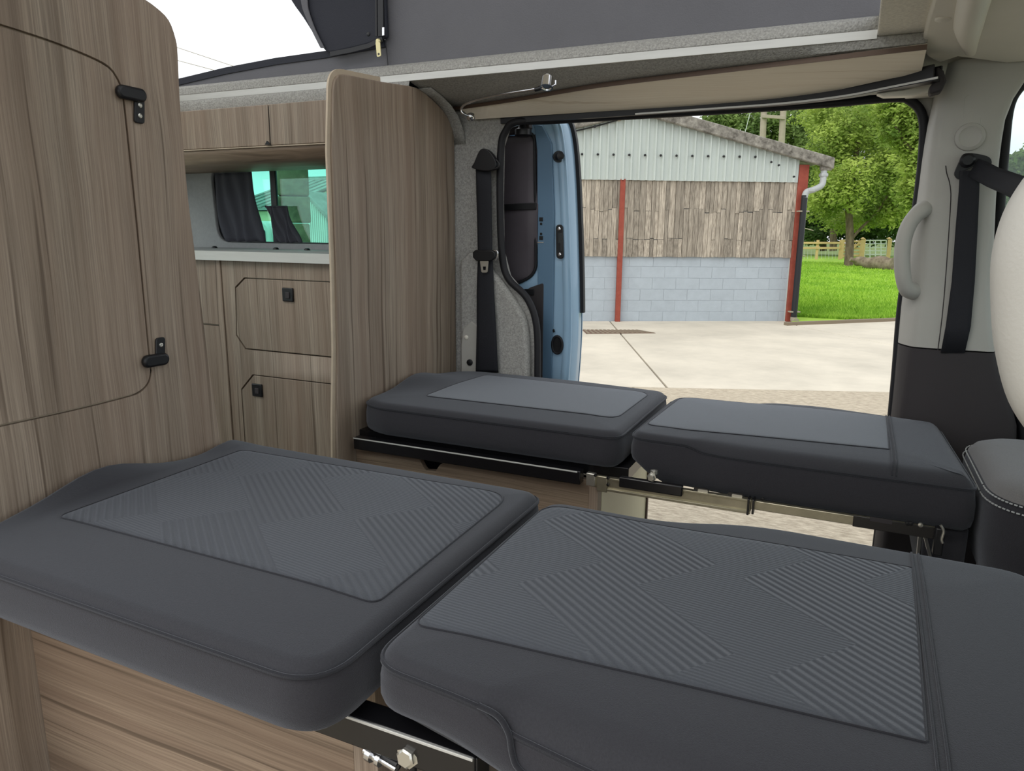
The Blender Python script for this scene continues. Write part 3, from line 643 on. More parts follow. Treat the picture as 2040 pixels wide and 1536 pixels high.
# ================================================================== sliding door standing open behind the rear pillar
DY = 2.50
def dq(x, y, Y=DY): return P(x, y, 1, Y)
sdr = thing('sliding_door', 'blue sliding door slid open behind the rear pillar', 'door', (-1.5, DY, 0))
sh = [dq(x, y) for x, y in ((1052, 232), (1085, 236), (1108, 236), (1120, 262), (1128, 330), (1134, 450), (1138, 600), (1137, 690), (1130, 790))]
shs = spline(sh, 4)
sh_out = [Vector((-2.0, DY, 1.37))]+shs+[Vector((shs[-1].x-.02, DY, .0)), Vector((-2.0, DY, 0))]
wh = roundpoly([dq(x, y, DY) for x, y in ((1010, 258), (1064, 262), (1069, 545), (1040, 566), (1028, 562))][:0] or [Vector((-1.75, DY, 1.30)), dq(1066, 262), dq(1069, 546), dq(1030, 566), Vector((-1.75, DY, .80))], [.05, .04, .05, .03, .05])
plate('inner_shell', sh_out, (0, .028, 0), M['blue'], sdr, holes=[wh], bevel=.006, seg=3)
# front closing face of the door, bulging outwards
rows = []
for i, p in enumerate(shs):
    rows.append([p+Vector((-.030, -.004, 0)), p+Vector((-.012, .0, 0)), p+Vector((0, .012, 0)), p+Vector((.008, .045, 0)), p+Vector((.010, .075, 0))])
rows.append([v+Vector((0, 0, -.45)) for v in rows[-1]])
grid('closing_face', rows, M['blue'], sdr, thick=.004)
plate('outer_skin', [Vector((-2.05, DY+.085, 1.36))]+[p+Vector((.012, .085, 0)) for p in shs]+[Vector((shs[-1].x+.01, DY+.085, 0)), Vector((-2.05, DY+.085, 0))], (0, .004, 0), M['blue'], sdr, bevel=0)
es = [p+Vector((.012, .075, 0)) for p in shs if p.z > .655]
sweep('edge_seal', es, [(-.016, -.010), (-.016, .010), (.012, .010), (.012, -.010)], M['rubber'], sdr)
# darker inner frame between window and edge
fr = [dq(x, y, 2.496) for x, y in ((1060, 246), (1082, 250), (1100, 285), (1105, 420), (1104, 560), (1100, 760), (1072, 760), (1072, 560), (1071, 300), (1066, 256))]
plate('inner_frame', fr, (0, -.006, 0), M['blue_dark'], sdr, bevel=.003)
# blackout blind in the window, soft folds
rows = []
for i in range(18):
    t = i/17; z = 1.315-.53*t; r = []
    for j in range(16):
        s = j/15; x = -1.76+s*(1.76-1.05)
        r.append(Vector((x, 2.498+.010*math.sin(7*t+4*s)*math.sin(3*s+2*t)-.014*math.exp(-((t-.45)/.05)**2)*0+.006*math.sin(16*s-9*t)*t, z)))
    rows.append(r)
bd = grid('blackout_blind', rows, M['blind'], sdr, thick=.002)
obox('blind_strap', dq(1034, 412, 2.485), (1, 0, .03), (0, 1, 0), (0, 0, 1), .068, .004, .012, M['black'], bd, .002)
tube('window_rubber', [p+Vector((0, -.004, 0)) for p in wh], .006, M['rubber'], sdr, 8, closed=True)
# card in the lower half with its pull
rcs = roundpoly([dq(x, y, 2.488) for x, y in ((1050, 575), (1083, 563), (1080, 790), (1040, 790))], .012)
plate('lower_card', rcs, (0, .008, 0), M['dark_plastic'], sdr, bevel=.003)
plate('card_pull', [dq(x, y, 2.482) for x, y in ((1044, 576), (1063, 576), (1063, 588), (1056, 588), (1052, 582), (1044, 582))], (0, .006, 0), M['black'], sdr, bevel=.001)
lathe('guide_pin', dq(1113, 312, 2.495), (.55, -.8, 0), [(-.006, .020), (.004, .020), (.004, .010), (.018, .010), (.020, .014), (.030, .013), (.032, .006), (.032, 0)], M['black'], sdr)
lp_ = roundpoly([dq(x, y, 2.493) for x, y in ((1108, 448), (1122, 447), (1124, 516), (1109, 515))], .018)
lk = plate('latch_plate', lp_, (0, -.006, 0), M['black'], sdr, bevel=.002)
plate('latch_slot', [dq(x, y, 2.486) for x, y in ((1112, 464), (1120, 464), (1121, 500), (1116, 500), (1116, 484), (1112, 484))], (0, .004, 0), M['blackmet'], lk, bevel=.0005)
for q in ((1114, 456), (1115, 507)): lathe('screw', dq(*q, 2.486), (0, -1, 0), [(-.002, .006), (.002, .006), (.003, .003), (.003, 0)], M['chrome'], lk, 10)
for q, r_ in (((1078, 437), .007), ((1078, 446), .004), ((1078, 466), .004), ((1078, 474), .007)):
    obox('fixing_hole', dq(q[0], q[1], 2.489), (1, 0, 0), (0, 1, 0), (0, 0, 1), r_, .002, r_, M['black'], sdr, .001)
obox('frame_mark', dq(1077, 483, 2.489), (1, 0, 0), (0, 1, 0), (0, 0, 1), .012, .001, .0015, M['chrome'], sdr, 0)
c = dq(1110, 687, 2.492); hol = [c+Vector((.020*math.cos(a), 0, .032*math.sin(a))) for a in [i*2*math.pi/20 for i in range(20)]]
tube('grommet_ring', hol, .005, M['rubber'], sdr, 8, closed=True); plate('grommet_hole', hol, (0, .003, 0), M['blackmet'], sdr, bevel=0)
obox('fixing_hole', dq(1103, 659, 2.493), (1, 0, .3), (0, 1, 0), (-.3, 0, 1), .004, .002, .006, M['black'], sdr, .001)
# top roller arm with bracket
ra = lathe('roller_arm', dq(1042, 262, 2.45), (0, 0, 1), [(-.018, .020), (-.012, .030), (.006, .030), (.012, .018), (.030, .012), (.055, .012)], M['black'], sdr, 14)
obox('roller_bracket', dq(1032, 258, 2.46), (1, 0, .2), (0, 1, 0), (-.2, 0, 1), .05, .016, .010, M['dark_plastic'], sdr, .004)

# ================================================================== rear seat belt on the far pillar
sb = thing('seat_belt', 'black seat belt with silver tongue hanging on the carpeted rear pillar', 'seat belt', P(968, 740, 1, 2.34))
def bp_(x, y, Y=2.35): return P(x, y, 1, Y)
gd = [bp_(x, y) for x, y in ((946, 336), (950, 325), (960, 302), (970, 297), (982, 304), (993, 322), (992, 336), (976, 342))]
plate('belt_guide', spline(gd, 3, True), (0, -.022, 0), M['black'], sb, bevel=.005, seg=3)
rows = []
for x0, x1, y, Y in ((948, 978, 330, 2.345), (949, 979, 380, 2.352), (951, 980, 440, 2.352), (952, 981, 500, 2.348), (952, 982, 520, 2.342), (950, 984, 580, 2.338), (950, 988, 650, 2.332), (948, 992, 735, 2.33), (948, 993, 742, 2.338)):
    rows.append([bp_(x0+(x1-x0)*k/6, y, Y-.003*math.sin(k/6*math.pi)) for k in range(7)])
grid('webbing', rows, M['webbing'], sb, thick=.0025)
lpz = bp_(987, 328, 2.33); tube('guide_loop', spline([bp_(x, y, 2.332) for x, y in ((988, 318), (994, 325), (992, 334), (980, 337), (962, 338))], 4), .004, M['black'], sb, 8)
bst = [bp_(x, y, 2.332) for x, y in ((945, 502), (950, 498), (984, 498), (990, 503), (989, 514), (982, 520), (952, 520), (945, 513))]
plate('belt_stop', bst, (0, -.014, 0), M['black'], sb, bevel=.004, seg=3)
tube('stop_ring', spline([bp_(x, y, 2.322) for x, y in ((984, 499), (991, 501), (991, 510), (987, 518))], 4), .0028, M['chrome'], sb, 8)
tg = roundpoly([bp_(x, y, 2.328) for x, y in ((957, 519), (974, 519), (972, 543), (960, 543))], .006)
plate('tongue', tg, (0, -.004, 0), M['bolt'], sb, holes=[[bp_(x, y, 2.328) for x, y in ((962.5, 531), (969, 531), (968.5, 538), (963, 538))]], bevel=.0008)
# ================================================================== front seat belt on the B pillar
fb = thing('seat_belt', 'black front seat belt threaded through its pivot on the light grey pillar', 'seat belt', P(1915, 700, 1, 2.28))
Y_ = 2.285
piv = [P(x, y, 1, Y_) for x, y in ((1902, 340), (1912, 318), (1918, 308), (1935, 306), (1965, 312), (1974, 322), (1968, 334), (1930, 352), (1910, 358), (1901, 350))]
plate('belt_pivot', spline(piv, 3, True), (0, -.014, 0), M['black'], fb, holes=[[P(x, y, 1, Y_) for x, y in ((1914, 350), (1955, 331), (1959, 325), (1952, 326), (1912, 345))]], bevel=.004, seg=3)
lathe('pivot_bolt', P(1927, 320, 1, Y_-.014), (0, -1, 0), [(-.002, .018), (.008, .018), (.014, .012), (.014, 0)], M['black'], fb, 16)
rows = []
for xl, xr_, y, Y in ((1912, 1952, 340, 2.268), (1910, 1951, 380, 2.272), (1904, 1948, 450, 2.278), (1896, 1942, 560, 2.282), (1884, 1934, 650, 2.285), (1874, 1922, 703, 2.290)):
    rows.append([P(xl+(xr_-xl)*k/5, y, 1, Y) for k in range(6)])
grid('webbing', rows, M['webbing'], fb, thick=.0025)
rows = []
for (xt, yt), (xb_, yb), Y in (((1950, 316), (1928, 350), 2.266), ((1966, 322), (1944, 360), 2.25), ((1990, 334), (1966, 372), 2.2), ((2020, 344), (2002, 388), 2.1), ((2050, 354), (2034, 406), 2.0), ((2120, 372), (2108, 440), 1.85)):
    A_, B_ = P(xt, yt, 1, Y), P(xb_, yb, 1, Y); rows.append([A_.lerp(B_, k/4) for k in range(5)])
grid('shoulder_webbing', rows, M['webbing'], fb, thick=.0025)
# ================================================================== grab handles
def handle(name, label, pts, rr, sq=1.0, mount=None, ends=.6):
    pts = spline(pts, 6); n = len(pts)
    o = thing(name, label, 'grab handle', pts[-1], 'grab handles on the door pillars')
    sc = [ends+(1-ends)*1.0*sm(min(i, n-1-i)/(n*.22)) if ends < 1 else 1+(ends-1)*(1-sm(min(i, n-1-i)/(n*.25))) for i in range(n)]
    sweep('grip', pts, [(a*sq, b) for a, b in circ(rr, 14)], M['plastic'], o, smooth=60, scale=sc)
    for e, f_ in ((pts[0], pts[1]), (pts[-1], pts[-2])):
        d = (e-f_).normalized(); lathe('mounting_foot', e, d, [(-.012, rr*1.15), (.004, rr*1.3), (.012, rr*1.2)], M['plastic'], o, 14)
    return o
handle('grab_handle', 'light grey curved grab handle on the far pillar beside the sliding door', [P(1848, 416, 1, 2.33), P(1832, 422, 1, 2.30), P(1812, 446, 1, 2.285), P(1800, 480, 1, 2.28), P(1797, 520, 1, 2.28), P(1800, 555, 1, 2.285), P(1808, 576, 1, 2.30), P(1824, 580, 1, 2.33)], .020, 1.0, ends=1.25)
handle('grab_handle', 'pale grab handle close by at the right edge of the picture', [P(2330, 320, 1, .45), P(2160, 352, 1, .45), P(2092, 415, 1, .45), P(2060, 500, 1, .45), P(2056, 590, 1, .45), P(2064, 690, 1, .45), P(2094, 790, 1, .45), P(2160, 850, 1, .45), P(2330, 890, 1, .45)], .0180, 1.0, ends=1.0)

# ================================================================== cushions
def pdist(x, y, poly):
    best = 9
    for i in range(len(poly)):
        ax_, ay_ = poly[i-1]; bx_, by_ = poly[i]; dx, dy = bx_-ax_, by_-ay_; l2 = dx*dx+dy*dy
        t = max(0, min(1, ((x-ax_)*dx+(y-ay_)*dy)/l2)) if l2 else 0
        d = math.hypot(x-ax_-dx*t, y-ay_-dy*t); best = min(best, d)
    return best
def cushion(name, label, corners, rads, z0, z1, rad, hump=None, insert=None, group=None, ins_mat='fab_in', inr=.02, side='fab_side', seams=(), crown=.006, z0f=None):
    """upholstered pad: outline in plan, soft top edge of radius rad(x, y), gentle crown"""
    poly = roundpoly([Vector((x, y, 0)) for x, y in corners], rads, 8)
    per = []
    for i in range(len(poly)):
        a, b = poly[i], poly[(i+1) % len(poly)]; k = max(1, int((b-a).length/.03))
        per += [a.lerp(b, j/k) for j in range(k)]
    p2 = [(p.x, p.y) for p in per]; cx = sum(p[0] for p in p2)/len(p2); cy = sum(p[1] for p in p2)/len(p2)
    area = sum(p2[i-1][0]*p2[i][1]-p2[i][0]*p2[i-1][1] for i in range(len(p2)))
    nrm = []
    for i in range(len(per)):
        t = (per[(i+1) % len(per)]-per[i-1]).normalized(); nrm.append(Vector((-t.y, t.x, 0)) if area > 0 else Vector((t.y, -t.x, 0)))
    def H(x, y):
        h = z1+crown*sm(pdist(x, y, p2)/.16)
        return h+(hump(x, y) if hump else 0)
    zb = lambda p: z0f(p.x, p.y) if z0f else z0
    rings = [[Vector((p.x, p.y, zb(p)))+n*.012 for p, n in zip(per, nrm)], [Vector((p.x, p.y, zb(p)+.010)) for p in per]]
    for f in (.35, .7): rings.append([Vector((p.x, p.y, zb(p)+(H(p.x, p.y)-rad(p.x, p.y)-zb(p))*f))-n*.004*math.sin(f*3.1) for p, n in zip(per, nrm)])
    for k in range(7):
        a = k/6*math.pi/2
        rings.append([Vector((p.x, p.y, 0))+n*rad(p.x, p.y)*(1-math.cos(a))+Vector((0, 0, H(p.x, p.y)-rad(p.x, p.y)*(1-math.sin(a)))) for p, n in zip(per, nrm)])
    last = rings[-1]
    for f in (.93, .85, .74, .6, .45, .3, .15, .03):
        r = []
        for v in last:
            x, y = cx+(v.x-cx)*f, cy+(v.y-cy)*f; r.append(Vector((x, y, H(x, y))))
        rings.append(r)
    o = thing(name, label, 'cushion', (cx, cy, z0), group)
    body = loft('cover', rings, M['fab'], o, 60); body.data.materials.append(M[side])
    for pl in body.data.polygons:
        if abs(pl.normal.z) < .35 and pl.center.z < z1-.02: pl.material_index = 1
    if insert:
        q = roundpoly([Vector((x, y, 0)) for x, y in insert], inr, 6); per2 = []
        for i in range(len(q)):
            a, b = q[i], q[(i+1) % len(q)]; k = max(1, int((b-a).length/.03)); per2 += [a.lerp(b, j/k) for j in range(k)]
        ix = sum(p.x for p in per2)/len(per2); iy = sum(p.y for p in per2)/len(per2)
        rg = [[Vector((p.x, p.y, H(p.x, p.y)-.004)) for p in per2]]
        for f in (1, .985, .93, .85, .74, .6, .45, .3, .15, .03):
            rg.append([Vector((ix+(p.x-ix)*f, iy+(p.y-iy)*f, H(ix+(p.x-ix)*f, iy+(p.y-iy)*f)+(.0005 if f == 1 else .0022))) for p in per2])
        k = len(per2); loft('centre_panel', rg, M[ins_mat], o, 60)
        tube('panel_seam', [Vector((p.x, p.y, H(p.x, p.y)+.0006)) for p in per2], .0016, M['piping'], o, 6, closed=True)
    pp = [Vector((p.x, p.y, H(p.x, p.y)-rad(p.x, p.y)*.62))+n*(rad(p.x, p.y)*.075-.0015) for p, n in zip(per, nrm)]
    tube('piping', pp, .0032, M['piping'], o, 6, closed=True)
    def ZS(x, y):
        d, r = pdist(x, y, p2), rad(x, y); return H(x, y)-(r-math.sqrt(max(0, r*r-(r-d)**2)) if d < r else 0)
    for s in seams:
        tube('seam', [Vector((x, y, ZS(x, y)+.0008)) for x, y in s], .0016, M['piping'], o, 6)
    return o, H
Z1 = .478
def hump_near(x, y): return .042*math.exp(-((y-.90)/.12)**2)*sm((-1.238-x)/.075)+.012*math.exp(-((y-1.22)/.05)**2)*sm((-1.238-x)/.075)
def hump_far(x, y): return .030*math.exp(-((y-2.05)/.11)**2)*sm((-1.10-x)/.2)
c1, H1 = cushion('bed_cushion', 'charcoal bed cushion with ribbed centre panel against the near wood panel', [(-1.318, .60), (-.512, .585), (-.512, 1.268), (-1.318, 1.275)], [.16, .07, .045, .05], .382, Z1, lambda x, y: .024, hump_near,
    [(-1.225, .755), (-.548, .750), (-.558, 1.212), (-1.235, 1.200)], 'cushions making up the two beds', 'fab_in', [.02, .02, .06, .02])
rn = lambda x, y: .020+.034*sm((x+.34)/.06)*sm((.9-y)/.15)
c2, H2 = cushion('bed_cushion', 'large charcoal seat cushion with ribbed panel nearest the camera', [(-.488, .650), (-.300, .632), (-.16, .606), (.36, .60), (.30, 1.272), (-.12, 1.285), (-.26, 1.228), (-.488, 1.232)], [.05, .03, .05, .12, .06, .10, .06, .05], .375, Z1, rn, None,
    [(-.474, .728), (.112, .752), (.126, 1.192), (-.30, 1.19), (-.478, 1.198)], 'cushions making up the two beds', 'fab_in', [.02, .004, .004, .05, .045],
    seams=[[(.116+.012*(y-.6)/.6, y) for y in zs(.612, 1.265, 40)], [(.126+.012*(y-.6)/.6, y) for y in zs(.612, 1.265, 40)]], z0f=lambda x, y: .402-.020*sm((x+.40)/.12))
# curved seam where the top cloth wraps down the front face
sm_pts = [Vector((-.33, .634, Z1-.012)), Vector((-.305, .632, Z1-.016)), Vector((-.290, .628, Z1-.030)), Vector((-.285, .626, Z1-.050)), Vector((-.275, .622, Z1-.064)), Vector((-.24, .614, Z1-.072)), Vector((-.16, .602, Z1-.078)), Vector((.1, .597, Z1-.085))]
tube('wrap_seam', spline(sm_pts, 5), .0035, M['piping'], c2, 8)
c3, H3 = cushion('bed_cushion', 'charcoal bed cushion with smooth slate panel against the far divider', [(-1.318, 1.775), (-1.24, 1.735), (-.500, 1.735), (-.500, 2.30), (-.80, 2.335), (-1.318, 2.335)], [.05, .05, .05, .05, .08, .16], .380, Z1, lambda x, y: .024, hump_far,
    [(-1.150, 1.858), (-.548, 1.868), (-.545, 2.225), (-1.135, 2.240)], 'cushions making up the two beds', 'fab_in_skylit', [.02, .05, .04, .02])
rf = lambda x, y: .022+.022*sm((x+.34)/.06)
c4, H4 = cushion('bed_cushion', 'charcoal seat cushion with smooth slate panel in front of the sliding door opening', [(-.480, 1.76), (-.32, 1.755), (-.20, 1.735), (.286, 1.735), (.262, 2.262), (-.05, 2.33), (-.20, 2.31), (-.26, 2.26), (-.470, 2.25)], [.05, .03, .05, .03, .03, .06, .04, .04, .06], .352, Z1, rf, None,
    [(-.460, 1.850), (-.36, 1.835), (.118, 1.868), (.124, 2.235), (-.445, 2.225)], 'cushions making up the two beds', 'fab_in_skylit', [.03, .02, .004, .004, .05],
    seams=[[(.122+.006*(y-1.74), y) for y in zs(1.742, 2.265, 36)], [(.130+.006*(y-1.74), y) for y in zs(1.742, 2.265, 36)]], z0f=lambda x, y: .395-.041*sm((x+.48)/.10))
box('headboard_block', .20, .284, 1.76, 2.24, .20, .36, M['fab_side'], c4, .012)
# ================================================================== bench bases, rails
nb = thing('bench_base', 'wood-grain bench base under the near bed', 'bench', (-.95, .95, 0))
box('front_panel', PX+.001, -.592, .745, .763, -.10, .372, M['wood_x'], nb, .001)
box('end_post', -.590, -.548, .742, .785, -.10, .372, M['wood_z'], nb, .001)
box('end_panel', -.566, -.548, .79, 1.22, -.10, .372, M['wood_z'], nb, .001)
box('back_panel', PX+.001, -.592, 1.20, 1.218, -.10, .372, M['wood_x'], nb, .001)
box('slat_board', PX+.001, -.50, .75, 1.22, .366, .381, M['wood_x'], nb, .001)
nr = thing('bed_rail', 'black steel slide-out rail with bolts under the near cushions', 'rail', (-.45, .62, .38))
RY = .655; rz1 = .3785
xa_, xb2 = -.64, P(945, 1500, 1, RY).x
box('rail_tube', xa_, xb2, RY, RY+.036, rz1-.044, rz1, M['blackmet'], nr, .0025)
box('rail_lip', xa_+.02, xb2-.002, RY-.0015, RY+.001, rz1-.0055, rz1-.0015, M['alu'], nr, .0005)
box('end_cap', xb2, xb2+.003, RY+.002, RY+.034, rz1-.042, rz1-.002, M['black'], nr, .001)
def hexbolt(par, c, axis, r_, name='bolt'):
    lathe(name, c, axis, [(-.004, r_*1.25), (.0005, r_*1.25), (.001, r_), (.0065, r_), (.0085, r_*.8), (.0085, 0)], M['bolt'], par, 6)
c = P(812, 1507, 1, RY); hexbolt(nr, c, (0, -1, .15), .0125)
lathe('bolt_shank', c+Vector((.001, .01, -.028)), (0, 0, 1), [(-.02, .005), (.02, .005)], M['black'], nr, 10)
lathe('cross_bolt', P(742, 1502, 1, RY+.01), (1, -.1, -.12), [(-.012, .006), (-.006, .006), (-.006, .011), (.002, .011), (.002, .007), (.010, .008), (.010, .010), (.016, .010), (.016, .005), (.04, .005)], M['chrome'], nr, 10)
lathe('spacer', P(778, 1514, 1, RY+.012), (1, -.1, -.12), [(-.010, .008), (.014, .008)], M['black'], nr, 12)
lathe('glide_pad', P(848, 1462, 1, RY+.038), (0, 0, 1), [(-.012, .018), (.0, .018), (.008, .015), (.012, .008), (.013, 0)], M['white'], nr, 16)
box('inner_slide', -.49, -.32, RY+.040, RY+.054, rz1-.020, rz1-.003, M['black'], nr, .001)
lathe('rail_leg', (xb2+.05, .72, -.10), (0, 0, 1), [(0, .012), (.46, .012)], M['steel'], nr, 10)

fbase = thing('bench_base', 'wood-grain bench base with notched front under the far bed', 'bench', (-.95, 2.0, 0))
def fy(x, y): return P(x, y, 1, 1.745)
nt_ = [fy(818, 903), fy(833, 910), fy(842, 928), fy(848, 937), fy(868, 938), fy(876, 926), fy(890, 918), fy(905, 919)]
zt2 = .338
frp = [Vector((PX+.001, 1.745, zt2))]+[Vector((p.x, 1.745, min(p.z, zt2))) for p in nt_]+[Vector((-.578, 1.745, zt2)), Vector((-.578, 1.745, -.10)), Vector((PX+.001, 1.745, -.10))]
frp[1].z = zt2; frp[-4].z = zt2
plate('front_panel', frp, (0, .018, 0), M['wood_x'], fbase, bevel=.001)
box('end_post', -.577, -.552, 1.742, 1.775, -.10, .338, M['wood_z'], fbase, .001)
box('end_panel', -.568, -.552, 1.778, 2.28, -.10, .334, M['cream'], fbase, .001)
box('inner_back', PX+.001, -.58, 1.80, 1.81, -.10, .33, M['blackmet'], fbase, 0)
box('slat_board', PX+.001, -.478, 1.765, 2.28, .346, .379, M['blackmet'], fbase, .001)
box('end_panel_trim', -.553, -.547, 2.27, 2.285, -.10, .334, M['brown_edge'], fbase, .001)
fr2 = thing('bed_rail', 'black and zinc slide-out rail under the far cushions', 'rail', (-.5, 1.72, .35))
box('rail_tube', -1.312, -.592, 1.712, 1.742, .333, .370, M['blackmet'], fr2, .002)
box('rail_lip', -1.312, -.60, 1.7105, 1.713, .3655, .3690, M['alu'], fr2, .0005)
xs0, xs1, xs2 = P(1175, 950, 1, 1.71).x, P(1497, 1000, 1, 1.71).x, P(1874, 1060, 1, 1.71).x
sl_ = box('slide_outer', xs0, xs1, 1.706, 1.722, .336, .366, M['steel'], fr2, .0015)
box('slide_lower_lip', xs0+.05, xs1, 1.700, 1.708, .332, .339, M['steel'], fr2, .001)
box('slide_upper_lip', xs0+.05, xs1, 1.700, 1.708, .362, .368, M['steel'], fr2, .001)
box('slide_inner', xs1-.02, xs2, 1.709, 1.722, .342, .364, M['steel'], fr2, .0015)
box('slide_dark_end', P(1700, 1030, 1, 1.71).x, xs2, 1.707, 1.709, .340, .366, M['blackmet'], fr2, .001)
box('hinge_block', xs0-.006, xs0+.018, 1.698, 1.712, .340, .374, M['bolt'], fr2, .002)
box('hinge_block', xs0+.022, xs0+.050, 1.700, 1.710, .328, .370, M['steel'], fr2, .002)
for px, py in ((1186, 947), (1211, 952), (1211, 966), (1519, 994)):
    lathe('rivet', P(px, py, 1, 1.699), (0, -1, 0), [(-.003, .004), (.001, .004), (.002, 0)], M['blackmet'], fr2, 10)
for px, py in ((1397, 977), (1465, 987)):
    c = P(px, py, 1, 1.705); plate('slot', roundpoly([c+Vector((a, 0, b)) for a, b in ((-.018, -.006), (.018, -.006), (.018, .006), (-.018, .006))], .006), (0, .003, 0), M['blackmet'], fr2, bevel=0)
    plate('slot_tab', roundpoly([c+Vector((a, -.002, b)) for a, b in ((-.008, -.004), (.016, -.004), (.016, .003), (-.008, .003))], .003), (0, .002, 0), M['bolt'], fr2, bevel=0)
box('slide_stop', xs1-.008, xs1-.003, 1.697, 1.724, .330, .370, M['blackmet'], fr2, .001); box('slide_stop', xs1+.003, xs1+.008, 1.697, 1.724, .334, .370, M['blackmet'], fr2, .001)
arm = [P(1236, 935, 1, 1.70), P(1362, 955, 1, 1.70)]
box('cover_arm', arm[0].x, arm[1].x, 1.690, 1.706, .352, .379, M['blackmet'], fr2, .003)
hexbolt(fr2, P(1298, 951, 1, 1.690), (0, -1, 0), .0095); lathe('bolt', P(1303, 940, 1, 1.70), (0, 0, 1), [(-.004, .010), (.004, .009), (.006, 0)], M['bolt'], fr2, 10)
box('end_bracket', xs2-.012, xs2+.006, 1.690, 1.712, .310, .372, M['black'], fr2, .003)
tube('bracket_spring', spline([P(x, y, 1, 1.69) for x, y in ((1874, 1046), (1880, 1058), (1876, 1074), (1878, 1082))], 4), .003, M['bolt'], fr2, 8)
for px, py in ((1808, 1043), (1815, 1043), (1834, 1046)): lathe('rivet', P(px, py, 1, 1.7065), (0, -1, 0), [(-.003, .005), (.001, .005), (.002, 0)], M['bolt'] if px > 1830 else M['black'], fr2, 10)
for a_, b2 in (((1834, 1060), (1829, 1110)), ((1838, 1060), (1851, 1110))):
    p0, p1 = P(*a_, 1, 1.72), P(*b2, 1, 1.74); d = (p1-p0); tube('leg', [p0+Vector((0, 0, .012)), p0+d*6.5], .0045, M['chrome'], fr2, 8)
obox('slide_stamp', P(1755, 1037, 1, 1.7065), (1, 0, -.015), (0, 1, 0), (0, 0, 1), .022, .0008, .005, M['dark_plastic'], fr2, 0)

# ================================================================== front seat
st = thing('front_seat', 'dark grey front seat with pale double stitching beyond the far cushion', 'seat', (.6, 1.95, 0))
sp_ = roundpoly([Vector((.300, 1.655, 0)), Vector((.85, 1.62, 0)), Vector((.85, 2.20, 0)), Vector((.300, 2.16, 0))], [.13, .05, .05, .10], 10)
def sring(inset, z):
    c = Vector((.58, 1.91, 0)); o_ = []
    for p in sp_:
        d = (c-p); o_.append(Vector((p.x, p.y, z))+d.normalized()*inset)
    return o_
rg = [sring(.05, .20), sring(.015, .26), sring(0, .34), sring(-.002, .42), sring(.006, .452), sring(.02, .468), sring(.05, .480), sring(.10, .486), sring(.2, .487), sring(.27, .487)]
M['seat_cloth'] = fabric('grey_front_seat_cloth', (108, 106, 105))
loft('squab_cover', rg[4:], M['seat_cloth'], st, 60); loft('squab_side', rg[:5], M['fab_side'], st, 60)
for k, (ii, zz) in enumerate(((.0035, .450), (-.0015, .436))):
    ring = sring(ii-.003, zz); n2 = len(ring)
    per = []
    for i in range(n2):
        a, b = ring[i], ring[(i+1) % n2]; q = max(1, int((b-a).length/.009)); per += [a.lerp(b, j/q) for j in range(q)]
    V = []; Fs = []
    for i in range(0, len(per)-1, 1):
        a, b = per[i], per[i].lerp(per[i+1], .62); d = (b-a).normalized(); s = Vector((-d.y, d.x, 0))*.0012; u = Vector((0, 0, .0012)); n0 = len(V)
        V += [a-s-u, a+s-u, a+s+u, a-s+u, b-s-u, b+s-u, b+s+u, b-s+u]
        Fs += [tuple(n0+j for j in f) for f in ((0, 3, 2, 1), (4, 5, 6, 7), (0, 1, 5, 4), (1, 2, 6, 5), (2, 3, 7, 6), (3, 0, 4, 7))]
    tag(mesh('stitching', V, Fs, M['thread'], st, 0), kind='stuff')
box('pedestal', .36, .80, 1.70, 2.10, -.10, .24, M['black'], st, .02)
lvr = P(1935, 1108, 1, 1.60)
tube('release_bar', spline([Vector((.30, 1.60, .33)), Vector((.33, 1.58, .315)), Vector((.36, 1.60, .30)), Vector((.42, 1.66, .22))], 5), .006, M['chrome'], st, 8)

# ================================================================== OUTDOORS
G = -.65
def gp(x, y): return P(x, y, 2, G)
struct(box('ground', -60, 60, -30, 140, G-.25, G-.06, M['soil'], bevel=0))
# concrete yard in cast slabs
yard = struct(box('yard', -40, 40, -12, 14.6, G-.2, G-.035, M['joint'], bevel=0))
wa, wb_ = gp(1150, 640), gp(1568, 640)
WU = (wb_-wa).normalized(); WN = Vector((WU.y, -WU.x, 0))          # along the barn wall, towards the van
def W(s, h, off=0): return wa+WU*s+WN*off+Vector((0, 0, h))
def slab(name, pts, mt, par=yard): return plate(name, [Vector((p[0], p[1], G-.034)) for p in pts], (0, 0, .034), mt, par, bevel=.006)
ja, jb, jc, jd = gp(1215, 640), gp(1330, 771), gp(1140, 768), gp(1790, 781)
# the line between smooth and tamped concrete, and the joints that run from the barn
mid = (jd-jc).normalized()
def along_mid(x): return jc+mid*((x-jc.x)/mid.x)
bx_ = lambda x: Vector((x, along_mid(x).y, 0))
g_ = .012
r1, r2 = gp(1640, 660), gp(1790, 690)
rj = (r2-r1).normalized()
R0 = W(4.6, 0, .0)
slab('slab', [bx_(-16), bx_(jb.x-g_), Vector((ja.x-g_, ja.y, 0)), W(-14, 0)], M['concrete'])
rb0 = r1-rj*3; rb1 = r1+rj*14
qa = r1-rj*.75; qb = r1+rj*4.2
slab('slab', [bx_(jb.x+g_), bx_(qb.x), qb-Vector((0, .012, 0)), qa-Vector((0, .012, 0)), W(4.3, 0, -.05), Vector((ja.x+g_, ja.y, 0))], M['concrete'])
e1 = gp(1592, 647); e2 = gp(1790, 639); ed = (e2-e1).normalized()
slab('slab', [qa+Vector((0, .012, 0)), qb+Vector((0, .012, 0)), qb+Vector((0, 4, 0)), e1+ed*9-Vector((0, .03, 0)), e1-Vector((0, .03, 0))], M['concrete'])

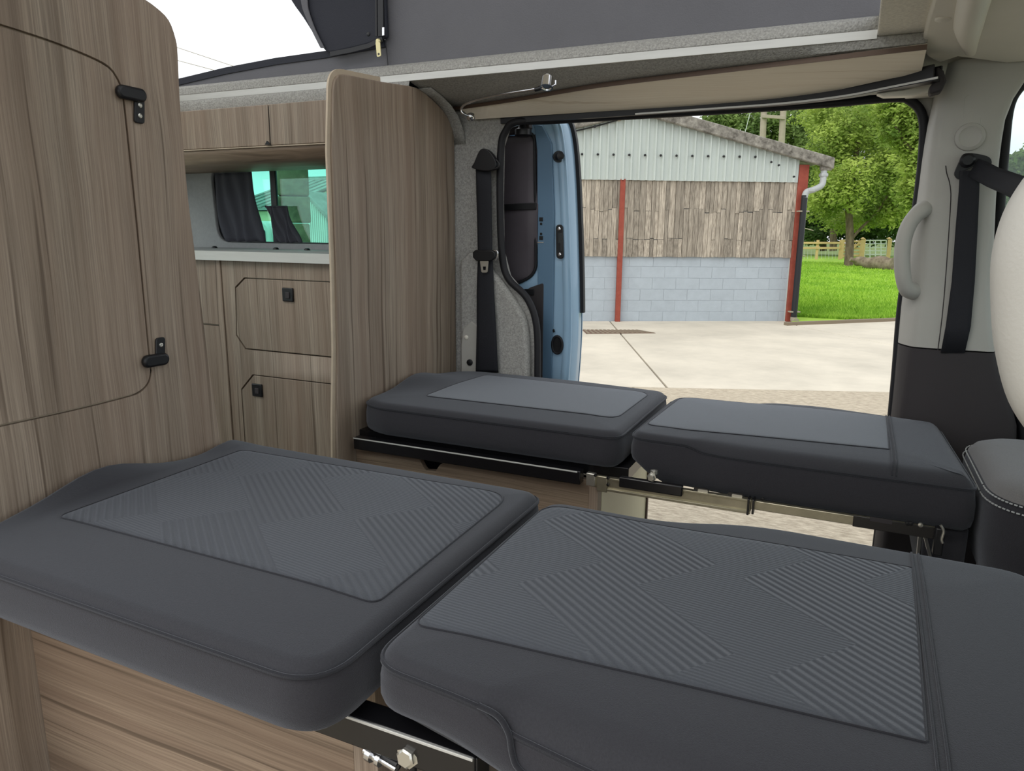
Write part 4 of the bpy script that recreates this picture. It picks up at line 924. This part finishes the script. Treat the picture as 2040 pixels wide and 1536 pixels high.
for k in range(4):
    x0 = -14+k*6; slab('slab', [Vector((x0, -8, 0)), Vector((x0+5.97, -8, 0)), bx_(x0+5.97)-Vector((0, .015, 0)), bx_(x0)-Vector((0, .015, 0))], M['concrete_r'])
gr = thing('drain_cover', 'rusty brown drain cover strip set in the yard before the barn', 'drain', gp(1230, 661))
ga, gb_, gc, gd_ = gp(1160, 657.5), gp(1272, 658), gp(1306, 664), gp(1168, 665.5)
plate('frame', [p+Vector((0, 0, .001)) for p in (ga, gb_, gc, gd_)], (0, 0, .006), M['grate'], gr, bevel=.001)
for i in range(14):
    t0, t1 = (i+.25)/14, (i+.75)/14
    plate('bar', [p+Vector((0, 0, .007)) for p in (ga.lerp(gb_, t0), ga.lerp(gb_, t1), gd_.lerp(gc, t1), gd_.lerp(gc, t0))], (0, 0, .006), M['joint'], gr, bevel=0)

# ---- barn
barn = thing('barn', 'low barn with painted block base, weathered planks and pale sheet gable', 'building', W(1, 0, -4))
SP = .95; HP = 3.70; SR = 4.52; HR = 2.86; sl_r = (HP-HR)/(SR-SP); SL = SP-(SR-SP)
def roof_h(s): return HP-abs(s-SP)*sl_r
S0, S1 = -2.4, 3.97
mb = plate('mortar_wall', [W(S0, 0, -.02), W(S1, 0, -.02), W(S1, 2.6, -.02), W(S0, 2.6, -.02)], -WN*.15, M['mortar'], barn, bevel=0)
bl_, bh = .445, .205
v, f = boxv(-bl_/2+.0035, bl_/2-.0035, -.02, .02, .003, bh-.003)
me = D.meshes.new('block'); me.from_pydata(v, [], f); me.materials.append(M['block'])
ang = math.atan2(WU.y, WU.x)
for r_ in range(6):
    k = 0; s = S0+(.22 if r_ % 2 else 0)
    while s < S1-.05:
        e = min(s+bl_, S1); o = D.objects.new('block', me); COL.objects.link(o)
        o.location = W((s+e)/2, r_*bh-.02, -.034+random.uniform(-.0015, .0015)); o.rotation_euler.z = ang; o.scale.x = (e-s)/bl_
        adopt(o, barn); s = e
# planks
v, f = boxv(-.5, .5, -.012, .012, 0, 1)
pme = D.meshes.new('plank'); pme.from_pydata(v, [], f); pme.materials.append(M['plank'])
s = S0
while s < S1-.04:
    wd_ = random.choice((.07, .085, .09, .10, .115)); cuts = [1.185, random.choice((1.50, 1.52, 1.98, 2.02, 2.05)), 2.575]
    if random.random() < .25: cuts = [1.185, 1.5, 2.0, 2.575]
    for h0, h1 in zip(cuts, cuts[1:]):
        o = D.objects.new('plank', pme); COL.objects.link(o); o.location = W(s+wd_/2, h0+random.uniform(-.004, .006), .010+random.uniform(0, .019))
        o.scale = (wd_-.006, 1, h1-h0-.006); o.rotation_euler.z = ang; adopt(o, barn)
    s += wd_
# corrugated gable in separate sheets
pit = .142
def sheet(sa, sb):
    V = []; Fs = []; n = int(round((sb-sa)/pit))*8
    for i in range(n+1):
        s = sa+(sb-sa)*i/n; q = ((s-sa)/pit) % 1
        off = .05+(.05 if q < .18 else .05*(1-(q-.18)/.1) if q < .28 else 0 if q < .9 else .05*(q-.9)/.1)
        V += [W(s, 2.53, off), W(s, roof_h(s)-.03, off), W(s, 2.53, off-.006), W(s, roof_h(s)-.03, off-.006)]
    for i in range(n):
        a = i*4; Fs += [(a, a+4, a+5, a+1), (a+2, a+3, a+7, a+6), (a, a+2, a+6, a+4), (a+1, a+5, a+7, a+3)]
    mesh('cladding_sheet', V, Fs, M['sheet'], barn, 20)
sa = -2.4
while sa < S1-.1:
    sb_ = min(sa+pit*6, S1-.015); sheet(sa, sb_); sa = sb_
for px, py in [(1159.5+31.4*i, 307+i*.5) for i in range(12)]+[(1537, 323), (1552, 329), (1582, 352)]:
    d_ = P(px, py, 1, 13)-CAM; t_ = (W(0, 0, .09)-CAM).dot(WN)/d_.dot(WN); c = CAM+d_*t_
    lathe('cladding_screw', c, WN, [(-.01, .022), (.008, .02), (.014, .01), (.014, 0)], M['black'], barn, 8)
# red steel columns
def col(s0, s1, h1, lean=0):
    plate('steel_column', [W(s0+lean, 0, .07), W(s1+lean, 0, .07), W(s1, h1, .07), W(s0, h1, .07)], -WN*.07, M['red'], barn, bevel=.004)
col(.70, .79, 2.55, 0); col(3.96, 4.14, 2.84, 0)
plate('side_wall', [W(4.05, 0, 0), W(4.05, 2.8, 0), W(4.05, 2.8, -12), W(4.05, 0, -12)], -WU*.1, M['sheet'], barn, bevel=0)
# roof with lichened verge
th = .16
for sg in (1, -1):
    A0, A1 = SP, SP+sg*(SR-SP+.02)
    plate('verge', [W(A0, HP-.06, .10), W(A1, roof_h(SR)-.10, .10), W(A1, roof_h(SR)+.10, .10), W(A0, HP+.14, .10)], WN*.10, M['verge'], barn, bevel=.02)
    plate('roof_sheet', [W(A0, HP+.12, .14), W(A1, roof_h(SR)+.08, .14), W(A1, roof_h(SR)+.08, -12), W(A0, HP+.12, -12)], (0, 0, -.05), M['verge'], barn, bevel=0)
# gutter end, grey swan-neck and black downpipe on the red corner
gt = W(4.42, 2.80, .12)
obox('gutter_end', gt, WU, WN, (0, 0, 1), .10, .05, .06, M['verge'], barn, .02)
tube('pipe_elbow', spline([W(4.40, 2.76, .10), W(4.39, 2.60, .12), W(4.36, 2.48, .14), W(4.20, 2.40, .17), W(4.08, 2.36, .17), W(4.05, 2.26, .17)], 5), .055, M['pipe_grey'], barn, 14)
for a in (W(4.395, 2.66, .11), W(4.15, 2.39, .17)): obox('pipe_collar', a, WU, WN, (0, 0, 1), .065, .065, .035, M['pipe_grey'], barn, .02)
tube('downpipe', [W(4.05, 2.30, .17), W(4.05, .06, .17)], .055, M['pipe_black'], barn, 16)
for h in (2.02, .20): obox('pipe_bracket', W(4.05, h, .16), WU, WN, (0, 0, 1), .10, .05, .012, M['polewood'], barn, .003)
tube('pipe_shoe', spline([W(4.05, .10, .17), W(4.05, .04, .18), W(4.05, .03, .28)], 4), .06, M['polewood'], barn, 12)
tube('gable_conduit', spline([W(-.3, 3.30, .12), W(.2, 3.42, .12), W(.62, 3.54, .12)], 3), .012, M['black'], barn, 8)
lathe('conduit_end', W(.62, 3.55, .12), WN, [(-.02, .04), (.03, .04), (.05, .02), (.05, 0)], M['polewood'], barn, 12)
for t_ in (.2,): lathe('conduit_clip', W(t_, 3.42, .12), WN, [(-.01, .025), (.02, .025), (.02, 0)], M['black'], barn, 10)

# ---- lawn and its kerb
def ep(t): return e1+ed*t
lw = [ep(-.2), ep(2.5), ep(6), ep(25), Vector((34, 62, G)), Vector((-9, 62, G)), W(4.6, 0, -12), W(4.3, 0, -.3)]
lawn = struct(plate('lawn', [Vector((p.x, p.y, G-.05)) for p in lw], (0, 0, .085), M['lawn'], bevel=0))
kp_ = [ep(-.3), ep(1), ep(3), ep(8), ep(25)]
struct(sweep('kerb', [Vector((p.x, p.y, G)) for p in kp_], [(-.03, -.05), (-.03, .05), (.055, .05), (.055, -.05)], M['joint']))
V = []; Fs = []
rng = random.Random(3)
for i in range(46000):
    t = rng.random()**2.0; y = 15.2+t*30; x0 = -1.0-(y-15)*.12; x1 = 1.9+(y-15)*.10
    x = x0+(x1-x0)*rng.random()
    if (Vector((x, y, G))-e1).dot(Vector((-ed.y, ed.x, 0))) < .06 or (Vector((x, y, G))-wa).dot(WU) < 4.35: continue
    h = rng.uniform(.03, .10); a = rng.random()*6.28; wdt = rng.uniform(.008, .016)*(1+t); lx, ly = rng.uniform(-.05, .05), rng.uniform(-.05, .05); n0 = len(V)
    V += [(x-wdt*math.cos(a), y-wdt*math.sin(a), G+.03), (x+wdt*math.cos(a), y+wdt*math.sin(a), G+.03), (x+lx, y+ly, G+.035+h)]
    Fs.append((n0, n0+1, n0+2))
me = D.meshes.new('grass'); me.from_pydata(V, [], Fs); go = finish('grass', me, M['grass'], None, 0)
tag(go, 'short bright green grass of the lawn beyond the barn', 'grass', kind='stuff')

# ---- trees
def leaves(name, parent, blobs, n, size, mt, seed):
    rg_ = random.Random(seed); V = []; Fs = []; tot = sum(b[3]*b[4] for b in blobs)
    for bx0, by0, bz0, rx, rz in blobs:
        for i in range(int(n*rx*rz/tot)):
            d = Vector((rg_.gauss(0, 1), rg_.gauss(0, 1), rg_.gauss(0, 1))).normalized(); k = rg_.random()**.45
            k *= .88+.42*noise.noise(Vector((bx0+d.x*2, by0+d.y*2, bz0+d.z*2)))
            c = Vector((bx0+d.x*rx*k, by0+d.y*rx*k, bz0+d.z*rz*k))
            a = Vector((rg_.gauss(0, 1), rg_.gauss(0, 1), rg_.gauss(0, .6))).normalized(); b = a.orthogonal().normalized()
            b = (b+a.cross(b)*rg_.uniform(-1, 1)).normalized(); l = size*rg_.uniform(.6, 1.3); n0 = len(V)
            V += [c-a*l, c-b*l*.42, c+a*l, c+b*l*.42]; Fs.append((n0, n0+1, n0+2, n0+3))
    me = D.meshes.new(name); me.from_pydata([tuple(v) for v in V], [], Fs); o = finish(name, me, mt, parent, 0); o['kind'] = 'stuff'; return o
def tree(label, base, blobs, n, size, mt, seed, trunk, branches=(), r0=.22, bark='bark'):
    o = thing('tree', label, 'tree', base, 'trees round the lawn')
    trunk = spline(trunk, 5); tube('trunk', trunk, r0, M[bark], o, 10, scale=[1.15-.6*i/(len(trunk)-1) for i in range(len(trunk))])
    for b in branches:
        b = spline(b, 4); tube('branch', b, r0*.42, M[bark], o, 8, scale=[1.1-.75*i/(len(b)-1) for i in range(len(b))])
    leaves('foliage', o, blobs, n, size, mt, seed); return o
def blob(px, py, Y, rx, ry):
    c = P(px, py, 1, Y); k = (c-CAM).dot(AF)/FPX; return (c.x, c.y, c.z, rx*k, ry*k)
def tb(px, py, Y): return P(px, py, 1, Y)
tree('leaning tree with bright foliage standing on the lawn by the log', tb(1690, 529, 41), [blob(1660, 300, 41, 62, 70), blob(1720, 250, 41, 70, 60), blob(1770, 330, 41, 62, 80), blob(1690, 370, 40, 70, 60), blob(1640, 400, 41, 45, 50), blob(1750, 420, 41.5, 50, 40), blob(1800, 400, 42, 50, 60), blob(1640, 230, 42, 60, 40), blob(1690, 440, 43, 60, 30)], 26000, .105, M['leaf1'], 1,
     [tb(1690, 531, 41), tb(1693, 480, 41), tb(1692, 440, 41), tb(1690, 400, 41), tb(1700, 340, 41), tb(1710, 280, 41)], [[tb(1693, 480, 41), tb(1715, 455, 41), tb(1745, 425, 41), tb(1768, 390, 41)], [tb(1691, 420, 41), tb(1670, 380, 41), tb(1655, 330, 41)]], .19)
tree('sunlit yellow-green tree filling the upper right of the door opening', tb(1830, 520, 34), [blob(1800, 250, 34, 60, 60), blob(1850, 300, 34, 70, 90), blob(1790, 210, 34, 70, 40), blob(1830, 380, 34, 50, 60)], 18000, .10, M['leaf1'], 2,
     [tb(1850, 525, 34), tb(1845, 430, 34), tb(1830, 330, 34), tb(1800, 260, 34), tb(1775, 210, 34)], [[tb(1832, 340, 34), tb(1815, 300, 33.6), tb(1790, 262, 33.5), tb(1776, 235, 33.4)]], .2)
tree('dark green tree rising behind the barn roof beside the poles', tb(1480, 520, 52), [blob(1440, 235, 52, 55, 40), blob(1500, 260, 52, 75, 60), blob(1430, 290, 52, 60, 60), blob(1570, 260, 52, 60, 70), blob(1600, 330, 51, 60, 70)], 20000, .15, M['leaf2'], 3, [tb(1500, 500, 52), tb(1500, 380, 52), tb(1495, 280, 52)])
tree('broad mid-green tree behind the lawn tree', tb(1640, 500, 58), [blob(1640, 240, 58, 80, 60), blob(1720, 260, 58, 90, 80), blob(1640, 350, 57, 80, 80), blob(1740, 380, 57, 90, 80), blob(1690, 210, 58, 80, 40)], 24000, .16, M['leaf2'], 4, [tb(1660, 500, 58), tb(1660, 380, 58), tb(1660, 280, 58)])
tree('dark evergreen filling the gap behind the gate', tb(1800, 505, 60), [blob(1800, 330, 60, 90, 120), blob(1790, 440, 59, 80, 55), blob(1850, 250, 60, 70, 100)], 15000, .18, M['leaf3'], 5, [tb(1810, 505, 60), tb(1810, 400, 60), tb(1805, 300, 60)])
tree('dense dark hedge tree low behind the post-and-rail fence', tb(1630, 500, 62), [blob(1590, 440, 62, 60, 50), blob(1640, 430, 62, 60, 55), blob(1700, 450, 62, 60, 45), blob(1750, 455, 62, 50, 40), blob(1620, 470, 60, 40, 22)], 15000, .16, M['leaf3'], 6, [tb(1640, 500, 62), tb(1640, 450, 62), tb(1640, 420, 62)])
tree('distant tree seen through the front passenger window', tb(2060, 500, 40), [blob(2030, 330, 40, 40, 30), blob(2080, 310, 40, 50, 50), blob(2050, 390, 40, 70, 60), blob(2000, 360, 41, 30, 30)], 7000, .16, M['leaf2'], 7, [tb(2060, 505, 40), tb(2060, 430, 40), tb(2060, 360, 40)])

# ---- log, fence, gates
lg = thing('felled_log', 'pale felled log lying on the lawn beside the tree trunk', 'log', tb(1745, 535, 38))
la, lb = tb(1706, 521, 39), tb(1784, 528, 37.5); lr = [la.lerp(lb, i/10)+Vector((0, 0, .04*math.sin(i*1.3))) for i in range(11)]
tube('trunk', lr, .33, M['logwood'], lg, 14, scale=[.62+.38*sm(i/7)+.03*math.sin(i*2.1) for i in range(11)])
tube('stub', [la.lerp(lb, .1), la.lerp(lb, .02)+Vector((-.3, -.3, .12))], .10, M['logwood'], lg, 8)
FYd = 46
fn = thing('post_and_rail_fence', 'new timber post-and-rail fence at the far side of the lawn', 'fence', tb(1630, 515, FYd))
def ft(px, py): return P(px, py, 1, FYd)
for i, px in enumerate((1540, 1582, 1628, 1674)):
    a, b = ft(px, 478), ft(px, 517); obox('post', (a+b)/2, (1, 0, 0), (0, 1, 0), (0, 0, 1), .075, .075, (a.z-b.z)/2, M['rail'], fn, .01)
for py in (484, 494):
    a, b = ft(1530, py), ft(1674, py); obox('rail', (a+b)/2-Vector((0, .1, 0)), b-a, (0, 1, 0), (0, 0, 1), (b-a).length/2, .03, .06, M['rail'], fn, .01)
for px in range(1532, 1674, 7):
    a, b = ft(px, 496), ft(px, 516); tube('mesh_wire', [a, b], .008, M['gate_metal'], fn, 5)
wg = thing('wooden_gate', 'small wooden field gate between the fence and the tree trunk', 'gate', tb(1695, 517, FYd))
for py in (481, 488, 495, 502, 509):
    a, b = ft(1678, py), ft(1716, py); obox('bar', (a+b)/2, b-a, (0, 1, 0), (0, 0, 1), (b-a).length/2, .03, .055, M['rail'], wg, .01)
for px in (1679, 1715):
    a, b = ft(px, 477), ft(px, 516); obox('stile', (a+b)/2-Vector((0, .05, 0)), (1, 0, 0), (0, 1, 0), (0, 0, 1), .06, .04, (a.z-b.z)/2, M['rail'], wg, .01)
a, b = ft(1680, 512), ft(1714, 482); obox('brace', (a+b)/2-Vector((0, .08, 0)), b-a, (0, 1, 0), (b-a).cross(Vector((0, 1, 0))), (b-a).length/2, .02, .05, M['rail'], wg, .01)
mg = thing('metal_gate', 'galvanised metal field gate right of the tree trunk', 'gate', tb(1745, 517, FYd))
for py in (479, 486, 493, 500, 507, 514):
    a, b = ft(1722, py), ft(1766, py); tube('bar', [a, b], .028, M['gate_metal'], mg, 8)
for px in (1722, 1733, 1744, 1755, 1766):
    a, b = ft(px, 478), ft(px, 516); tube('upright', [a, b], .03, M['gate_metal'], mg, 8)
for i, (px, lab) in enumerate(((1719, 'timber gate post between the wooden and the metal gate'), (1771, 'timber gate post right of the metal gate'))):
    a, b = ft(px, 476), ft(px, 518); o = thing('gate_post', lab, 'post', b, 'gate posts at the far side of the lawn')
    obox('shaft', (a+b)/2, (1, 0, 0), (0, 1, 0), (0, 0, 1), .10, .10, (a.z-b.z)/2, M['rail'], o, .02)
    loft('cap', [[Vector((a.x+sx*k, a.y+sy*k, a.z+h)) for sx, sy in ((-1, -1), (1, -1), (1, 1), (-1, 1))] for k, h in ((.12, 0), (.12, .03), (.01, .09))], M['rail'], o, 10)
# ---- twin poles with crossbar, wires
pl = thing('utility_pole', 'twin timber utility poles with a crossbar behind the barn roof', 'utility pole', (P(1535, 300, 1, 30).x, 30, G))
for px0, px1 in ((1519, 1524), (1557, 1563)):
    b, t = P(px0, 285, 1, 30), P(px1, 175, 1, 30); d = (t-b).normalized(); b = b-d*((b.z-G)/d.z); tube('pole', [b, t], .12, M['polewood'], pl, 12, scale=[1.15, .9])
obox('crossbar', P(1541, 233, 1, 29.85), (1, 0, -.12), (0, 1, 0), (0, 0, 1), .42, .05, .06, M['polewood'], pl, .01)
tube('guy_wire', [P(1484, 265, 1, 30), P(1501, 200, 1, 30)], .012, M['gate_metal'], pl, 6)
for (a, b), lab in ((((300, 77), (640, 190)), 'upper overhead cable crossing the sky beside the wood panel'), (((300, 106), (640, 197)), 'lower overhead cable crossing the sky beside the wood panel')):
    p0, p1 = P(*a, 1, 22), P(*b, 1, 22); d = p1-p0
    tag(tube('overhead_cable', [p0-d*2, p0, p1, p1+d*2], .012, M['polewood'], None, 6), lab, 'cable', 'overhead cables')

# ---- farm buildings beyond the side window
M['roof_sheet'] = mat('grey_corrugated_roof', (150, 150, 146), .8, rgb2=(112, 112, 106), vscale=3, bump=.3, bscale=12)
M['roof_tile'] = mat('mossy_brown_tile', (132, 118, 88), .9, rgb2=(88, 78, 56), vscale=4, bump=.5, bscale=14)
M['cream_wall'] = mat('cream_render', (222, 214, 172), .8, var=.05, vscale=1)
M['white_board'] = mat('white_sheet_boarding', (206, 214, 206), .6, var=.05, vscale=2)
M['stone'] = mat('weathered_brown_stone', (132, 116, 92), .95, rgb2=(78, 68, 52), vscale=5, bump=.7, bscale=16, detail=8)
def house(name, label, ridge_px, eave_px, wall_px, Yf, depth, rm, wm_, x0, x1, ribs=.25):
    """roof slope facing the van between ridge and eave heights, wall below, ribs proud of the slope"""
    zr, ze = P((x0+x1)/2, ridge_px, 1, Yf+depth/2).z, P((x0+x1)/2, eave_px, 1, Yf).z
    xa, xb = P(x0, eave_px, 1, Yf).x, P(x1, eave_px, 1, Yf).x
    o = thing(name, label, 'building', ((xa+xb)/2, Yf+depth/2, G))
    box('wall', xa+.1, xb-.1, Yf+.15, Yf+depth-.15, G, ze-.02, wm_, o, 0)
    for sg in (0, 1):
        y0 = Yf if sg == 0 else Yf+depth
        rf_ = plate('roof_slope', [(xa, y0, ze), (xb, y0, ze), (xb, Yf+depth/2, zr), (xa, Yf+depth/2, zr)], (0, 0, .06), rm, o, bevel=0)
        x = xa+ribs/2
        while x < xb and sg == 0:
            a, b = Vector((x, y0, ze+.07)), Vector((x, Yf+depth/2, zr+.07)); obox('roof_rib', (a+b)/2, b-a, (1, 0, 0), (0, 0, 1), (b-a).length/2, ribs*.22, .025, rm, rf_, .01); x += ribs
    for x in (xa+.1, xb-.1):
        plate('gable', [(x, Yf+.15, ze-.05), (x, Yf+depth-.15, ze-.05), (x, Yf+depth/2, zr-.03)], (.05, 0, 0), wm_, o, bevel=0)
    tube('ridge', [(xa, Yf+depth/2, zr+.06), (xb, Yf+depth/2, zr+.06)], .10, rm, o, 8)
    return o
house('farm_shed', 'cream shed with grey ribbed roof seen through the side window', 366, 419, 484, 15, 6, M['roof_sheet'], M['cream_wall'], 440, 552, .3)
house('farm_barn', 'mossy tiled barn roof seen at the right of the side window', 352, 440, 484, 24, 9, M['roof_tile'], M['stone'], 605, 720, .5)
lt = thing('lean_to', 'pale boarded lean-to with sloping roof seen through the side window', 'building', P(630, 483, 1, 13))
q = [P(x, y, 1, 13) for x, y in ((598, 384), (612, 390), (650, 434), (650, 486), (598, 486))]
q[3].z = q[4].z = G
plate('wall', q, (0, 2.0, 0), M['white_board'], lt, bevel=.01)
ra, rb3 = q[1], q[2]
plate('roof_edge', [ra+Vector((0, -.1, 0)), rb3+Vector((.1, -.1, -.04)), rb3+Vector((.1, -.1, .06)), ra+Vector((0, -.1, .10))], (0, 2.2, 0), M['roof_sheet'], lt, bevel=.01)
for i in range(1, 9):
    t = i/9; a = q[1].lerp(q[2], t); box('board_batten', a.x-.012, a.x+.012, 12.975, 13.0, G, a.z-.02, M['white_board'], lt, .004)
sp0, sp1 = P(549, 330, 1, 6.5), P(617, 330, 1, 6.5); pzt = P(580, 300, 1, 6.5).z
sg = thing('reflection_standin', 'brown stone stack standing in for a reflection in the side window', 'stand-in', ((sp0.x+sp1.x)/2, 6.7, G))  # brown stack added outside in place of a reflection in the glass
h0 = G; k = 0
while h0 < pzt:
    hh = random.uniform(.22, .34); t_ = (h0-G)/(pzt-G)
    mid_ = (sp0+sp1)/2; dv_ = Vector((mid_.x, mid_.y, 0)).normalized(); sd_ = Vector((dv_.y, -dv_.x, 0)); hw = (sp1-sp0).dot(sd_)/2*(.84+.16*t_)
    obox('stone', Vector((mid_.x, mid_.y, h0+hh/2))-sd_*.02*(1-t_)+dv_*.15, sd_, dv_, (0, 0, 1), hw+random.uniform(-.01, .01), .15, hh/2-.004, M['stone'], sg, .02); h0 += hh
cv = thing('caravan', 'small white touring caravan parked in front of the cream shed', 'caravan', P(528, 484, 1, 13.5))
c0, c1_ = P(506, 440, 1, 13.5), P(542, 440, 1, 13.5); zc = c0.z
b2 = roundpoly([Vector((c0.x-1.6, 13.5, G+.35)), Vector((c1_.x, 13.5, G+.35)), Vector((c1_.x-.1, 13.5, zc)), Vector((c0.x-1.5, 13.5, zc))], [.1, .15, .35, .35], 8)
plate('body', b2, (0, 1.4, 0), M['white_board'], cv, bevel=.04)
wx = P(522, 470, 1, 13.49); plate('window', roundpoly([wx+Vector((a, -.012, b)) for a, b in ((-.16, -.16), (.1, -.16), (.1, .14), (-.16, .14))], .05), (0, .02, 0), M['pipe_black'], cv, bevel=.004)
lathe('wheel', (c0.x-.7, 13.42, G+.30), (0, 1, 0), [(0, .1), (0, .28), (.16, .30), (.16, .1)], M['black'], cv, 18)
# ---- parked car seen through the front passenger window
ca = thing('parked_car', 'pale blue car parked outside the front passenger window', 'car', (P(2040, 600, 1, 8.5).x+1.6, 8.5, G))
cxm = P(1998, 500, 1, 8.5).x
side = [(0, .30), (.02, .62), (.12, .78), (1.05, .92), (1.55, 1.40), (2.9, 1.45), (3.7, 1.05), (4.15, .95), (4.2, .35), (3.7, .28), (.5, .28)]
plate('body', roundpoly([Vector((cxm+a, 8.5, G+b)) for a, b in side], .08), (0, 1.65, 0), M['blue'], ca, bevel=.05, seg=3)
for a in ([(1.2, .95), (1.6, 1.34), (2.1, 1.37), (2.1, .96)], [(2.18, .96), (2.18, 1.37), (2.85, 1.37), (3.45, 1.02)]):
    plate('window', roundpoly([Vector((cxm+x, 8.485, G+z)) for x, z in a], .05), (0, .02, 0), M['pipe_black'], ca, bevel=.003)
for x in (.75, 3.4):
    for y in (8.47, 10.0): 
        wl = lathe('wheel', (cxm+x, y, G+.30), (0, 1, 0), [(0, .16), (-.01, .20), (0, .29), (.03, .31), (.17, .31), (.18, .16)], M['black'], ca, 24)
        lathe('hub', (cxm+x, y-.012, G+.30), (0, 1, 0), [(0, 0), (0, .19), (.03, .19)], M['alu'], ca, 12)
lathe('headlamp', (cxm+.05, 8.62, G+.66), (-1, -.2, .1), [(-.05, .10), (.02, .09), (.05, .03)], M['white'], ca, 14)
